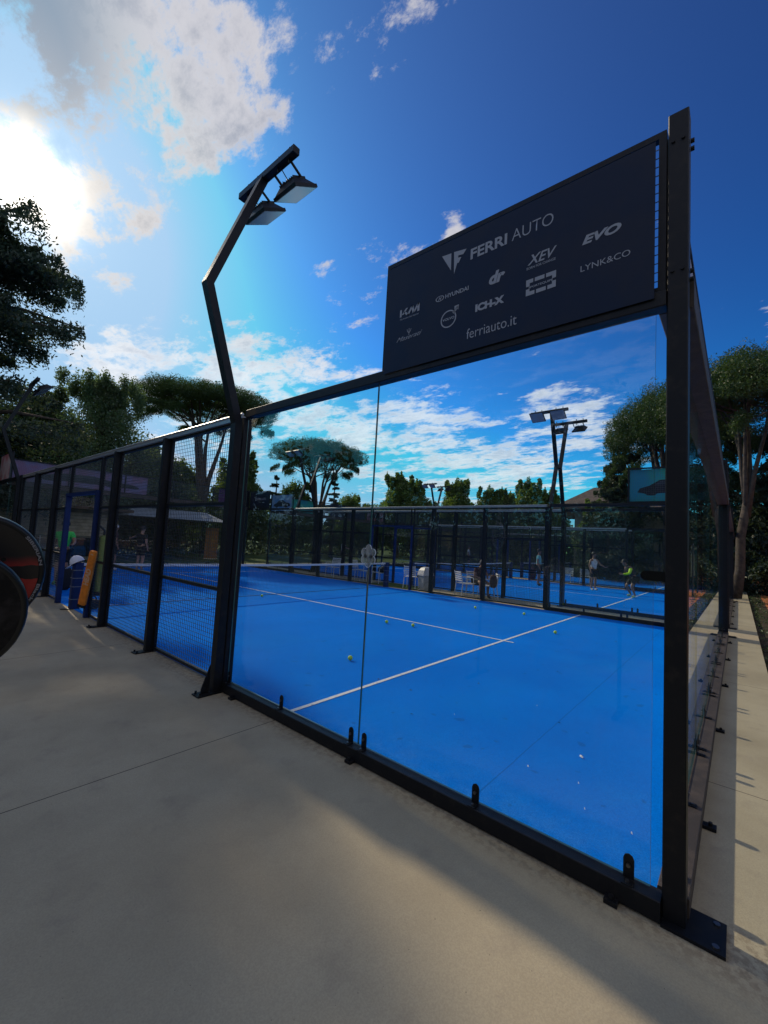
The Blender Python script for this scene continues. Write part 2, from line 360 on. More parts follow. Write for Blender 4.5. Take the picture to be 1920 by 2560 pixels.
def clip(par, pos, ax, sgn):
    """L clip that holds a pane on the base beam; sits on the outer side"""
    m = MB(); a = pos; w = .024
    poly = [(a-w, .1), (a+w, .1), (a+w, .195), (a+w*.7, .212), (a, .22), (a-w*.7, .212), (a-w, .195)]
    o0, o1 = sorted((sgn*.010, sgn*.017)); m.prism(poly, o0, o1, ax)
    b0, b1 = sorted((sgn*.017, sgn*.07))
    if ax == 0: m.box(b0, b1, a-w, a+w, .1, .107)
    else: m.box(a-w, a+w, b0, b1, .1, .107)
    s = m; c = (sgn*.024, a, .17) if ax == 0 else (a, sgn*.024, .17)
    d = Vector((sgn*.007, 0, 0)) if ax == 0 else Vector((0, sgn*.007, 0))
    s.tube([Vector(c)-d, Vector(c)+d], .009, 8, 1)
    c2 = (sgn*.048, a, .11) if ax == 0 else (a, sgn*.048, .11); s.tube([(c2[0], c2[1], .105), (c2[0], c2[1], .115)], .009, 8, 1)
    s.build('glass_clip', [black, bolt], par)
def pane(par, a0, a1, z0, z1, ax):
    poly = [(a0, z0), (a1, z0), (a1, z1), (a0, z1)]
    MB().prism(poly, -.006, .006, ax, 0, 1).build('glass_pane', [glass, gedge], par)
def post(par, x, y, w, d, h, sgn, plate=True):
    m = MB().box(x-w/2, x+w/2, y-d/2, y+d/2, .012, h, bev=.006); p = m.build('post', black, par)
    if plate:
        q = MB().box(min(x+sgn*.2, x-sgn*.09), max(x+sgn*.2, x-sgn*.09), y-.07, y+.07, 0, .012)
        for yy in (y-.045, y+.045): q.tube([(x+sgn*.165, yy, .006), (x+sgn*.165, yy, .035)], .012, 6)
        q.build('base_plate', black, p)
    return p
def side_wall(label, sgn, first):
    """wall along y from 0 to 20 at x=0; sgn = direction of the outside in x"""
    t = thing('court_fence', label, 'fence', group='side walls of the padel courts')
    xo = sgn*.005
    for y0 in (0, 16):
        for k in (0, 2):
            a, b = y0+k, y0+k+2
            pane(t, a+(.05 if a == 0 else .05 if a == 16 else .004), b-(.05 if b in (4, 20) else .004), .11, 3.0, 0)
        b0, b1 = sorted((sgn*.07, -sgn*.028))
        MB().box(b0, b1, y0+(.002 if y0 == 0 else .05), y0+(3.95 if y0 == 0 else 3.998), .004, .1, bev=.004).build('base_beam', black, t)
        MB().box(-.045, .045, y0+(.002 if y0 == 0 else .05), y0+(3.95 if y0 == 0 else 3.998), 3.0, 3.085, bev=.005).build('top_beam', black, t)
        for c in ((.14, .98, 1.93, 2.07, 2.98, 3.9) if y0 == 0 else (.1, 1.02, 1.93, 2.07, 3.02, 3.86)): clip(t, y0+c, 0, sgn)
        ya, yb = (.007, 1.96) if y0 == 0 else (18.04, 19.993)
        mesh_panel(t, ya, yb, 3.085, 4.0, -sgn*.0, 0)
        for yy in (y0+.2, y0+2.0, y0+3.7):       # feet under the beam
            MB().box(*sorted((sgn*.055, sgn*.115)), yy-.03, yy+.03, .0, .02).tube([(sgn*.095, yy, .02), (sgn*.095, yy, .04)], .012, 6).build('beam_foot', black, t)
    for y in (0, 20):
        s = -1 if y == 0 else 1
        px0, px1 = sorted((sgn*.03, -sgn*.07)); yc = y+s*.045
        m = MB().box(px0, px1, yc-.047, yc+.045, .012, 4.06, bev=.005); p = m.build('corner_post', black, t)
        b = MB().box(*sorted((sgn*.075, -sgn*.14)), *sorted((y+s*.0, y+s*.235)), .0, .014)
        for (bx_, by_) in ((sgn*.045, y+s*.20), (-sgn*.105, y+s*.20)): b.tube([(bx_, by_, .012), (bx_, by_, .022)], .014, 8, 1)
        b.build('base_plate', [black, bolt], p)
        for z in (3.9, 3.18):
            for dy in (-.022, .022): MB().tube([(sgn*.03, yc+dy, z), (sgn*.038, yc+dy, z)], .009, 8).build('bolt', black, p)
            for dz in (0, -.045): MB().tube([(-sgn*.02, yc+s*.05, z+dz), (-sgn*.02, yc+s*.066, z+dz)], .012, 8).build('bolt', black, p)
        MB().prism([(y, 1.575), (y-s*.085, 1.575), (y-s*.1, 1.585), (y-s*.105, 1.6), (y-s*.1, 1.615), (y-s*.085, 1.625), (y, 1.625)], sgn*.012, sgn*.026, 0).build('glass_clamp', blackg, p)
    for y in (4, 16): post(t, 0, y, .11, .09, 3.0, sgn, plate=False)
    for y in (6, 8, 12, 14): post(t, sgn*.02, y, .12, .08, 3.0, sgn)
    for a, b in ((4, 6), (6, 8), (12, 14), (14, 16)):
        a2 = a+(.045 if a == 4 else .04); b2 = b-(.045 if b == 16 else .04)
        mesh_panel(t, a2, b2, .03, 3.0, -sgn*.03, 0, (1.04, 2.04))
    mesh_panel(t, 8.04, 8.86, .03, 3.0, -sgn*.03, 0, (1.04, 2.04)); mesh_panel(t, 10.96, 11.96, .03, 3.0, -sgn*.03, 0, (1.04, 2.04))
    mesh_panel(t, 8.96, 10.88, 2.32, 3.0, -sgn*.03, 0)
    MB().box(*sorted((sgn*.03, -sgn*.03)), 4.05, 15.95, 3.0, 3.04).tube([(sgn*.02, 4.05, 3.06), (sgn*.02, 15.95, 3.06)], .017, 8).build('top_rail', steel, t)
    for y in (8.91, 10.91): MB().box(-.05, .05, y-.048, y+.048, .008, 2.3, bev=.012).build('door_post', bluep, t)
    MB().box(-.05, .05, 8.86, 10.96, 2.3, 2.36).build('door_lintel', bluep, t)
    return t
def end_wall(label, sgn):
    """wall along x from 0 to 10 at y=0; sgn = outside direction in y"""
    t = thing('court_fence', label, 'fence', group='end walls of the padel courts')
    for k in range(5):
        a, b = 2*k, 2*k+2
        pane(t, a+(.05 if k == 0 else .004), b-(.05 if k == 4 else .004), .11, 3.0, 1)
    for c in (.2, 1.0, 1.93, 2.07, 3.0, 3.93, 4.07, 5, 5.93, 6.07, 7, 7.93, 8.07, 9, 9.8): clip(t, c, 1, sgn)
    b0, b1 = sorted((sgn*.10, -sgn*.028))
    MB().box(.05, 9.95, b0, b1, .004, .1, bev=.004).build('base_beam', beamtop, t)
    MB().box(.05, 9.95, *sorted((sgn*.11, -sgn*.045)), 3.0, 3.16, bev=.005).build('top_beam', beamtop, t)
    mesh_panel(t, .05, 9.95, 3.16, 4.0, 0, 1)
    for x in (2, 4, 6, 8): MB().box(x-.02, x+.02, *sorted((-sgn*.02, sgn*.02)), 3.16, 3.965).build('mullion', black, t)
    for x in (1, 3, 5, 7, 9): MB().box(x-.03, x+.03, *sorted((sgn*.1, sgn*.17)), 0, .02).tube([(x, sgn*.14, .02), (x, sgn*.14, .04)], .012, 6).build('beam_foot', black, t)
    return t
beamtop = mat('dusty_black_paint', (.045, .034, .028), .6, var=((.085, .062, .048), 7, .4, .7), bump=(300, .4))
left = side_wall('long black glass and wire mesh fence nearest the viewer, bent lamp pole beside it', -1, True)
right = side_wall('long mesh fence on the far side of the nearest blue court, white chairs behind', 1, False); right.location = (10, 0, 0)
e0 = end_wall('glass end wall seen edge-on right of the big corner post, along the narrow path', -1)
e1 = end_wall('glass end wall of the nearest court beyond the net, purple banners above', 1); e1.location = (0, 20, 0)
copy_tree(left, 'mesh and glass side fence of the middle court, just behind the white chairs', (11.5, 0, 0))
copy_tree(right, 'far side fence of the middle court, behind the player with neon sleeve', (21.5, 0, 0))
copy_tree(e0, 'glass end wall of the middle court on its path side', (11.5, 0, 0))
copy_tree(e1, 'glass end wall of the middle court under the dark and pink banners', (11.5, 20, 0))
copy_tree(left, 'near side fence of the third and farthest court', (23, 0, 0))
copy_tree(right, 'outermost side fence of the farthest court in front of the dark trees', (33, 0, 0))
copy_tree(e0, 'glass end wall of the farthest court on the path side', (23, 0, 0))
copy_tree(e1, 'farthest court glass end wall beyond its net', (23, 20, 0))

# connector plate on the near pane joint (clear, six lobes, two bolts)
def flower(t):
    pts = []
    for k in range(72):
        a = 2*math.pi*k/72
        r = .058+.024*abs(math.cos(3*a+math.pi/2*0+math.pi/2))**.8
        pts.append((1.998+r*math.cos(a)*1.0, 1.575+r*math.sin(a)*1.12))
    c = MB().prism(pts, -.016, -.0075, 0, 0, 1).build('joint_plate', [acryl, acredge], t)
    rim = MB().tube([(-.0165, p[0], p[1]) for p in pts]+[(-.0165, pts[0][0], pts[0][1])], .0016, 5, caps=False).build('rim', acredge, c)
    for y in (1.968, 2.028): MB().tube([(-.017, y, 1.575), (-.026, y, 1.575)], .010, 10).tube([(-.016, y, 1.575), (-.018, y, 1.575)], .015, 12).build('bolt', bolt, c)
flower(left)
MB().tube([(-.055, 3.99, 1.28), (-.085, 3.97, 1.28)], .012, 8).build('fence_bolt', black, left)

# nets
def net(x, label):
    t = thing('tennis_net', label, 'net', (x, 10, 0), group='nets across the blue courts')
    for s in (0, 1):
        px = .07 if s == 0 else 9.93
        m = MB().box(px-.085, px+.085, -.085, .085, .012, .93, bev=.03); p = m.build('net_post', bluep, t)
        for z in (.2, .45, .62, .78): MB().box(px-.087, px+.087, -.087, .087, z-.006, z+.006).build('strap', mat('grey_strap', (.16, .17, .2), .7), p)
        g2 = MB().prism([(px-.06-.0, .012), (px+.06, .012), (px+.06, .15), (px-.06, .15)], -.062, .062, 1)
        q = MB().box(px-(.22 if s == 0 else .1), px+(.1 if s == 0 else .22), -.05, .05, .0, .013); q.build('base_plate', black, p)
    n = 60; top = lambda u: .92-.04*(1-(2*u-1)**2)
    m = MB(); r = .0016
    xs = [.13+9.74*i/220 for i in range(221)]
    for xx in xs:
        u = (xx-.13)/9.74; m.box(xx-r, xx+r, -r, r, .02, top(u)-.05)
    for j in range(20):
        f = j/20; seg = [.13+9.74*i/12 for i in range(13)]
        for a, b in zip(seg, seg[1:]):
            za, zb = [.02+(top((q-.13)/9.74)-.07)*f for q in (a, b)]
            m.add([(a, 0, za-r), (b, 0, zb-r), (b, 0, zb+r), (a, 0, za+r)], [(0, 1, 2, 3)])
            m.add([(a, -r, za), (b, -r, zb), (b, r, zb), (a, r, za)], [(0, 1, 2, 3)])
    m.build('netting', netm, t)
    b = MB()
    seg = [.13+9.74*i/16 for i in range(17)]
    for a, c in zip(seg, seg[1:]):
        za, zc = [top((q-.13)/9.74) for q in (a, c)]
        b.add([(a, -.006, za-.055), (c, -.006, zc-.055), (c, -.006, zc), (a, -.006, za), (a, .006, za-.055), (c, .006, zc-.055), (c, .006, zc), (a, .006, za)],
              [(0, 1, 2, 3), (4, 7, 6, 5), (3, 2, 6, 7), (0, 4, 5, 1)])
    b.build('top_band', netw, t)
    MB().box(.13, 9.87, -.006, .006, .012, .022).build('bottom_cord', netm, t)
    return t
net(0, 'white banded net across the nearest blue court'); net(11.5, 'white banded net across the middle court'); net(23, 'net across the farthest court')

# ---------------------------------------------------------------- light poles
def lamp_pole(label, loc, mirror=False, ground=True):
    """pole stands outside (-x) and cranes inwards over the court (+x)"""
    t = thing('floodlight_pole', label, 'floodlight', loc, math.pi if mirror else 0, group='bent court floodlight poles')
    path = [(-.115, 0, .014), (-.115, 0, 2.92), (-.575, 0, 4.32), (-.03, 0, 5.88)]
    m = MB(); P = [Vector(p) for p in path]; wd = .043
    rings = []
    for i, p in enumerate(P):
        if i == 0: d = (P[1]-P[0]).normalized(); k = 1
        elif i == 3: d = (P[3]-P[2]).normalized(); k = 1
        else:
            a = (P[i]-P[i-1]).normalized(); b = (P[i+1]-P[i]).normalized(); d = (a+b).normalized(); k = 1/max(.3, a.dot(d))
        nx = Vector((d.z, 0, -d.x))
        rings += [p-nx*wd*k-Vector((0, .05, 0)), p+nx*wd*k-Vector((0, .05, 0)), p+nx*wd*k+Vector((0, .05, 0)), p-nx*wd*k+Vector((0, .05, 0))]
    fs = [(i*4+j, i*4+(j+1) % 4, i*4+4+(j+1) % 4, i*4+4+j) for i in range(3) for j in range(4)]+[(3, 2, 1, 0), (12, 13, 14, 15)]
    m.add(rings, fs); col_ = m.build('pole', black, t)
    MB().box(-.33, -.03, -.07, .07, 0, .014).tube([(-.3, -.045, .01), (-.3, -.045, .04)], .013, 6).tube([(-.3, .045, .01), (-.3, .045, .04)], .013, 6).prism([(-.183, .014), (-.27, .014), (-.27, .06), (-.2, .26), (-.183, .3)], -.006, .006, 1).build('base_plate', black, col_)
    bb = MB().box(-.075, .01, -.62, .47, 5.85, 5.93, bev=.004)
    for yy in (-.5, -.3, .12, .32): bb.tube([(-.035, yy, 5.80), (-.035, yy, 5.985)], .012, 6)
    bb.build('crossbar', black, t)
    for yc in (-.34, .26):
        h = MB(); c, s_ = math.cos(R(-33)), math.sin(R(-33))
        def T(v): x, y, z = v; return (.20+x*c+z*s_, yc+y, 5.68-x*s_+z*c)
        def hb(x0, x1, y0, y1, z0, z1, mm):
            vs = [T((x, y, z)) for x in (x0, x1) for y in (y0, y1) for z in (z0, z1)]
            mm.add(vs, [(0, 1, 3, 2), (4, 6, 7, 5), (0, 4, 5, 1), (2, 3, 7, 6), (0, 2, 6, 4), (1, 5, 7, 3)])
        hb(-.18, .18, -.2, .2, 0, .035, h)
        vs = [T(v) for v in ((-.17, -.19, .035), (.17, -.19, .035), (.17, .19, .035), (-.17, .19, .035), (-.10, -.13, .11), (.10, -.13, .11), (.10, .13, .11), (-.10, .13, .11))]
        h.add(vs, [(0, 1, 5, 4), (1, 2, 6, 5), (2, 3, 7, 6), (3, 0, 4, 7), (4, 5, 6, 7)])
        for k in range(9): hb(-.1, .1, -.13+k*.0305, -.124+k*.0305, .11, .135, h)
        hd = h.build('floodlight', black, t)
        l = MB(); hb(-.165, .165, -.185, .185, -.004, 0, l); l.build('lens', lens, hd)
        a = MB()
        for yy in (-.15, .15): a.bar((-.02, yc+yy, 5.86), (.14, yc+yy, 5.78), .02, .02)
        a.build('bracket', black, hd)
        cpts = [(-.03, yc+.0, 5.84)] + [(.03+.10*math.sin(k*math.pi/8), yc+.1*k/8, 5.84-.13*math.sin(k*math.pi/8)) for k in range(1, 8)] + [(.14, yc+.10, 5.80)]
        MB().tube(cpts, .006, 5).build('cable', black, hd)
    return t
POLE = lamp_pole('tall bent black floodlight pole at the near fence, two lamps over the court', (0, 4, 0))
copy_tree(POLE, 'left pole of the crossing pair of bent floodlight poles between the courts', (10, 4, 0), math.pi)
copy_tree(POLE, 'right pole of the crossing pair of bent floodlight poles between the courts', (11.5, 4, 0))
copy_tree(POLE, 'bent floodlight pole in front of the smaller umbrella pine, leaning left', (10, 16, 0), math.pi)
copy_tree(POLE, 'bent floodlight pole just right of the smaller umbrella pine trunk', (11.5, 16, 0))
copy_tree(POLE, 'distant twin lamp pole above the fence rail between leafy tree tops', (21.5, 16, 0), math.pi)
copy_tree(POLE, 'distant lamp pole half hidden against the leafy tree tops', (23, 16, 0))
copy_tree(POLE, 'floodlight pole at the far left corner of the nearest court by the cedar', (0, 16, 0))

# ---------------------------------------------------------------- banners
FONT = None
def text_mesh(s, bold=0., shear=0.):
    cu = bpy.data.curves.new('t', 'FONT'); cu.body = s; cu.size = 1; cu.offset = bold; cu.shear = shear; cu.extrude = .0; cu.resolution_u = 4
    o = bpy.data.objects.new('t', cu); COL.objects.link(o); dg = bpy.context.evaluated_depsgraph_get()
    me = bpy.data.meshes.new_from_object(o.evaluated_get(dg)); bpy.data.objects.remove(o)
    v = np.zeros(len(me.vertices)*3); me.vertices.foreach_get('co', v); v = v.reshape(-1, 3)
    return me, v
def put_text(par, s, yl, yr, z0, h, m=None, x=-.0595, bold=0., shear=0., slope=0., frame=None, name='lettering'):
    me, v = text_mesh(s, bold, shear)
    lo, hi = v.min(0), v.max(0); caps = [c for c in s if c.isupper() or c in 'bdfhklt']
    u = (v[:, 0]-lo[0])/(hi[0]-lo[0]); base = 0 if not any(c in 'gjpqy,&' for c in s) else 0.
    t = v[:, 1]/(hi[1] if caps else .52)
    if frame is None:
        P = np.stack([np.full(len(v), x), yl+(yr-yl)*u, z0+h*t+slope*u], 1)
    else: P = frame(u, t)
    me.vertices.foreach_set('co', P.ravel()); me.materials.clear(); me.materials.append(m or printm); me.update()
    o = bpy.data.objects.new(name, me); COL.objects.link(o); o.parent = par; return o
X = -.0595
bn = MB().box(-.0575, -.0555, .052, 1.912, 3.045, 3.925)
BN = tag(bn.build('advertising_banner', vinyl), 'large black advertising banner with grey car brand names above the near glass', 'banner')
def logo(polys, parent=BN, m=printm, x=X, name='logo'):
    b = MB()
    for p in polys: b.add([(x, a, c) for a, c in p], [tuple(range(len(p)))])
    return b.build(name, m, parent)
def ring(cy, cz, r0, r1, n=40, a0=0, a1=360, sy=1, sh=0):
    out_ = []
    for i in range(n):
        a, b = R(a0+(a1-a0)*i/n), R(a0+(a1-a0)*(i+1)/n)
        q = [(r0, a), (r1, a), (r1, b), (r0, b)]
        out_.append([(cy-(r*math.cos(t)*sy+sh*r*math.sin(t)), cz+r*math.sin(t)) for r, t in q])
    return out_
logo([[(1.395, 3.83), (1.315, 3.822), (1.312, 3.69)], [(1.292, 3.822), (1.19, 3.805), (1.215, 3.775), (1.255, 3.782), (1.257, 3.765), (1.23, 3.76), (1.25, 3.725), (1.262, 3.727), (1.285, 3.652)]])
put_text(BN, 'FERRI', 1.155, .885, 3.71, .075, bold=.028)
put_text(BN, 'AUTO', .852, .585, 3.71, .078, bold=-.008)
put_text(BN, 'EVO', .415, .21, 3.495, .052, bold=.045, shear=.3)
put_text(BN, 'XEV', .74, .56, 3.497, .062, bold=.015, shear=.35)
put_text(BN, 'BORN FOR CHANGE', .745, .565, 3.468, .016, bold=.01)
put_text(BN, 'dr', 1.005, .89, 3.468, .082, bold=.05, shear=.25)
put_text(BN, 'LYNK&CO', .42, .165, 3.33, .036)
# framed name
fr = []
for (a, b, c, d) in ((.745, .70, 3.375, 3.40), (.69, .63, 3.375, 3.40), (.62, .56, 3.375, 3.40), (.745, .69, 3.295, 3.32), (.68, .62, 3.295, 3.32), (.61, .56, 3.295, 3.32), (.745, .722, 3.355, 3.375), (.745, .722, 3.32, 3.338), (.583, .56, 3.355, 3.375), (.583, .56, 3.32, 3.338)):
    fr.append([(a, c), (b, c), (b, d), (a, d)])
logo(fr); put_text(BN, 'SPORTEQUIPE', .728, .578, 3.34, .013, bold=.02, x=X-.0003)
logo(ring(1.397, 3.505, .017, .0215, 28, sy=1.7)); put_text(BN, 'H', 1.412, 1.38, 3.492, .025, bold=.03, shear=.5)
put_text(BN, 'HYUNDAI', 1.35, 1.16, 3.49, .03, bold=.022)
logo(ring(1.315, 3.325, .056, .065, 44)+[[(1.268, 3.368), (1.232, 3.408), (1.268, 3.405)], [(1.232, 3.408), (1.236, 3.37), (1.25, 3.386)], [(1.283, 3.362), (1.27, 3.35), (1.235, 3.39), (1.245, 3.4)]])
put_text(BN, 'VOLVO', 1.365, 1.265, 3.317, .018, bold=.03)
put_text(BN, 'ICH-X', 1.10, .89, 3.31, .05, bold=.06)
logo([[(1.77, 3.475), (1.752, 3.475), (1.752, 3.535), (1.77, 3.535)], [(1.752, 3.492), (1.712, 3.535), (1.69, 3.535), (1.735, 3.488)], [(1.735, 3.505), (1.70, 3.475), (1.675, 3.475), (1.722, 3.515)],
      [(1.70, 3.475), (1.66, 3.535), (1.64, 3.535), (1.68, 3.475)], [(1.66, 3.535), (1.645, 3.475), (1.625, 3.475), (1.64, 3.535)], [(1.643, 3.475), (1.60, 3.54), (1.58, 3.54), (1.625, 3.475)], [(1.60, 3.54), (1.60, 3.475), (1.58, 3.475), (1.58, 3.54)]])
put_text(BN, 'Movement that inspires', 1.765, 1.585, 3.448, .015)
put_text(BN, 'Maserati', 1.79, 1.545, 3.275, .034, shear=.55, slope=.006)
logo([[(1.672, 3.305), (1.667, 3.305), (1.667, 3.36), (1.672, 3.36)], [(1.692, 3.355), (1.684, 3.335), (1.672, 3.322), (1.672, 3.328), (1.68, 3.338), (1.688, 3.357)], [(1.648, 3.355), (1.655, 3.335), (1.667, 3.322), (1.667, 3.328), (1.659, 3.338), (1.651, 3.357)]])
put_text(BN, 'ferriauto.it', 1.16, .80, 3.13, .072, bold=-.004)

def car_art(par, fr, m, name='car_picture'):
    """side view silhouette of a car on a banner; fr maps (u 0..1, t 0..1) to a point"""
    body = [(.10, .30), (.12, .42), (.24, .50), (.36, .66), (.56, .68), (.70, .54), (.88, .48), (.93, .36), (.92, .28), (.80, .26), (.76, .20), (.68, .22), (.64, .27), (.34, .27), (.30, .20), (.22, .21), (.18, .27)]
    MB().add([fr(u, t) for u, t in body], [tuple(range(len(body)))]).build(name, m[0], par)
    win = [(.30, .52), (.38, .63), (.55, .65), (.64, .54)]
    MB().add([fr(u, t, 2) for u, t in win], [tuple(range(4))]).build('car_window_picture', m[1], par)
def banner_art(name, label, fr, mats, car=None, txt=None, box=None):
    b = MB(); vs = [fr(u, t, 0) for u, t in ((0, 0), (1, 0), (1, 1), (0, 1))]; back = [fr(u, t, -1) for u, t in ((0, 0), (1, 0), (1, 1), (0, 1))]
    b.add(vs+back, [(0, 1, 2, 3), (7, 6, 5, 4), (0, 4, 5, 1), (1, 5, 6, 2), (2, 6, 7, 3), (3, 7, 4, 0)])
    o = tag(b.build(name, mats), label, 'banner', 'advertising banners on the court fences')
    if car: car_art(o, lambda u, t, k=1: fr(u, t, k), car)
    if txt:
        s, a, c, z, h = txt
        vf = lambda u, t: np.array([fr(a+(c-a)*uu, z+h*tt, 1) for uu, tt in zip(u, t)])
        put_text(o, s, 0, 0, 0, 0, frame=vf, bold=.02, m=mat('pale_print', (.5, .5, .5), .6))
        q = MB().add([fr(u, t, 1) for u, t in ((a-.12, z+h*1.2), (a-.08, z+h*1.2), (a-.075, z-h*.1))], [(0, 1, 2)]).add([fr(u, t, 1) for u, t in ((a-.065, z+h*1.2), (a-.02, z+h*1.1), (a-.065, z-h*.5))], [(0, 1, 2)])
        q.build('logo', mat('pale_print', (.5, .5, .5), .6), o)
    return o
def fr_x(x, y0, y1, z0, z1, s):       # on a side wall, seen from -x when s=-1
    return lambda u, t, k=1: (x+s*.003*k, y0+(y1-y0)*u, z0+(z1-z0)*t)
def fr_y(y, x0, x1, z0, z1, s=-1):
    return lambda u, t, k=1: (x0+(x1-x0)*u, y+s*.003*k, z0+(z1-z0)*t)
def gradm(name, a, b, scale=1.1, rough=.5):
    return mat(name, a, rough, var=(b, scale, .4, .6))
teal = gradm('teal_print', (.01, .30, .42), (.02, .42, .26), .8); skyb = gradm('sky_print', (.06, .20, .42), (.20, .30, .40), 1.4)
purple = gradm('purple_print', (.09, .012, .13), (.05, .01, .09), .8); pinkp = gradm('pink_print', (.34, .14, .15), (.24, .12, .16), 1.2)
lil = gradm('lilac_print', (.24, .22, .42), (.30, .14, .26), 1.2); carm = mat('car_print_dark', (.008, .010, .02), .5); carg = mat('car_print_glass', (.03, .04, .06), .4)
carw = mat('car_print_light', (.10, .11, .14), .5); nb = gradm('night_print', (.012, .015, .035), (.02, .03, .08), 1)
banner_art('advertising_banner', 'teal and green banner with a dark car, beside the tall corner post', fr_x(10.06, 1.92, .08, 3.1, 3.96, -1), teal, (carm, carg))
banner_art('advertising_banner', 'black banner with white triangle logo left of the blue car banner', fr_x(10.06, 19.9, 18.1, 3.1, 3.96, -1), vinyl, None, ('FERRI AUTO', .35, .8, .5, .14))
banner_art('advertising_banner', 'light blue banner with a car, under the smaller umbrella pine', fr_x(11.44, 19.9, 18.1, 3.1, 3.96, -1), skyb, (carm, carg))
banner_art('advertising_banner', 'teal banner on the middle court fence behind the blue car banner', fr_y(20.06, 12.2, 14.6, 3.1, 3.96), teal)
banner_art('advertising_banner', 'plain purple banner right of the near mesh panel beyond the court', fr_y(20.06, 8.3, 9.9, 3.18, 3.96), purple)
banner_art('advertising_banner', 'lilac banner with a dark car seen through the mesh at far left', fr_y(20.06, .25, 4.9, 3.18, 3.96), lil, (carm, carg))
banner_art('advertising_banner', 'white and pink banner behind the leftmost slanting lamp pole', fr_x(-.06, 19.9, 18.1, 3.1, 3.96, -1), gradm('white_pink_print', (.5, .42, .44), (.42, .14, .16), 1.6))
banner_art('advertising_banner', 'dark night blue banner with white logo above the middle court door', fr_y(20.06, 16.0, 19.4, 3.18, 3.96), nb, None, ('FERRI', .62, .8, .5, .12))
banner_art('advertising_banner', 'dull pink banner with a dark car beside the night blue banner', fr_y(20.06, 19.6, 21.4, 3.18, 3.96), pinkp, (carm, carg))
banner_art('advertising_banner', 'pale lilac banner above the edge-on end wall behind the corner post', lambda u, t, k=1: (.3+9.4*u, -.012-.003*k, 3.18+.76*t), gradm('pale_lilac_print', (.34, .32, .42), (.42, .40, .48), .7))

# ---------------------------------------------------------------- balls and small things on the court
ballm = mat('ball_felt', (.62, .82, .07), .9, bump=(400, .6), var=((.54, .72, .06), 60, .4, .6))
def ball_mesh():
    m = MB(); n, k = 16, 10; r = .0335
    vs = [(r*math.sin(math.pi*i/k)*math.cos(2*math.pi*j/n), r*math.sin(math.pi*i/k)*math.sin(2*math.pi*j/n), r*math.cos(math.pi*i/k)) for i in range(k+1) for j in range(n)]
    m.add(vs, [(i*n+j, (i+1)*n+j, (i+1)*n+(j+1) % n, i*n+(j+1) % n) for i in range(k) for j in range(n)])
    return m.data('padel_ball', ballm, True)
bmesh_ = ball_mesh()
seam = MB().tube([(.0337*math.cos(a)*math.cos(.45*math.sin(2*a)), .0337*math.sin(a)*math.cos(.45*math.sin(2*a)), .0337*math.sin(.45*math.sin(2*a))) for a in [2*math.pi*i/28 for i in range(29)]], .0011, 4).data('seam', white)
for (x, y, lab) in ((1.85, 3.91, 'largest and nearest yellow ball, left of the glass joint'), (4.39, 5.35, 'yellow ball just right of the glass joint by the centre line'), (4.9, 5.05, 'yellow ball beside the centre line, second right of the glass joint'),
                    (8.14, 5.28, 'yellow ball farthest back, in front of the dark bag on the chair'), (8.38, 4.0, 'yellow ball near the far mesh fence above the line crossing'),
                    (6.56, 2.62, 'yellow ball behind the service line, farthest right'), (4.31, 9.75, 'yellow ball at the foot of the net, left end of the centre line')):
    if x == 4.9: x, y = 4.57, 4.80
    o = bpy.data.objects.new('padel_ball', bmesh_); COL.objects.link(o); o.location = (x, y, .0415); o.rotation_euler = (x, y, 0); tag(o, lab, 'ball', 'yellow balls on the blue court')
    s = bpy.data.objects.new('seam', seam); COL.objects.link(s); s.parent = o
rng = random.Random(5)
lm = MB()
for i in range(42):
    x, y = rng.uniform(.9, 8), rng.uniform(.6, 8); a = rng.uniform(0, 6.3); l = rng.uniform(.010, .022); wd_ = l*.4; z = .010
    lm.add([(x+l*math.cos(a), y+l*math.sin(a), z), (x-wd_*math.sin(a), y+wd_*math.cos(a), z+.008), (x-l*math.cos(a), y-l*math.sin(a), z), (x+wd_*math.sin(a), y-wd_*math.cos(a), z+.002)], [(0, 1, 2, 3)])
tag(lm.build('leaf_litter', mat('dry_leaf', (.06, .05, .035), .9)), 'small dry leaf bits lying on the blue court', kind='stuff')
sc = MB()
for x, y, s_ in ((1.35, .72, .016), (.86, .98, .007), (.6, .5, .004), (.9, .62, .005), (2.2, 1.4, .004), (1.3, 1.9, .004), (.55, .22, .005)):
    sc.add([(x-s_, y-s_, .012), (x+s_, y-s_*.6, .012), (x+s_*.7, y+s_, .02), (x-s_*.6, y+s_*.8, .014), (x, y, .026)], [(0, 1, 4), (1, 2, 4), (2, 3, 4), (3, 0, 4)])
tag(sc.build('paper_scraps', white), 'white paper crumbs scattered near the corner of the blue court', kind='stuff')

# ---------------------------------------------------------------- chairs, bin, bags
def chair(label, loc, rz):
    t = thing('slatted_chair', label, 'chair', loc, rz, 'white slatted chairs between the courts')
    for sx in (-1, 1):
        MB().tube([(sx*.23, .22, 0), (sx*.225, .2, .44)], .013, 8).build('leg', white, t)
        MB().tube([(sx*.24, -.26, 0), (sx*.225, -.2, .44), (sx*.22, -.24, .66), (sx*.21, -.3, .86)], .013, 8).build('leg', white, t)
        MB().bar((sx*.25, -.22, .65), (sx*.25, .2, .65), .035, .018).tube([(sx*.245, .2, .645), (sx*.23, .21, .44)], .011, 6).build('armrest', white, t)
    s = MB()
    for k in range(6): s.box(-.22, .22, -.19+k*.07, -.135+k*.07, .44, .452)
    s.box(-.225, -.205, -.2, .22, .42, .44).box(.205, .225, -.2, .22, .42, .44); s.build('seat', white, t)
    b = MB()
    for k in range(5): z = .54+k*.07; y = -.225-(z-.5)*.17; b.bar((-.215, y, z), (.215, y, z), .012, .042)
    b.build('backrest', white, t); return t
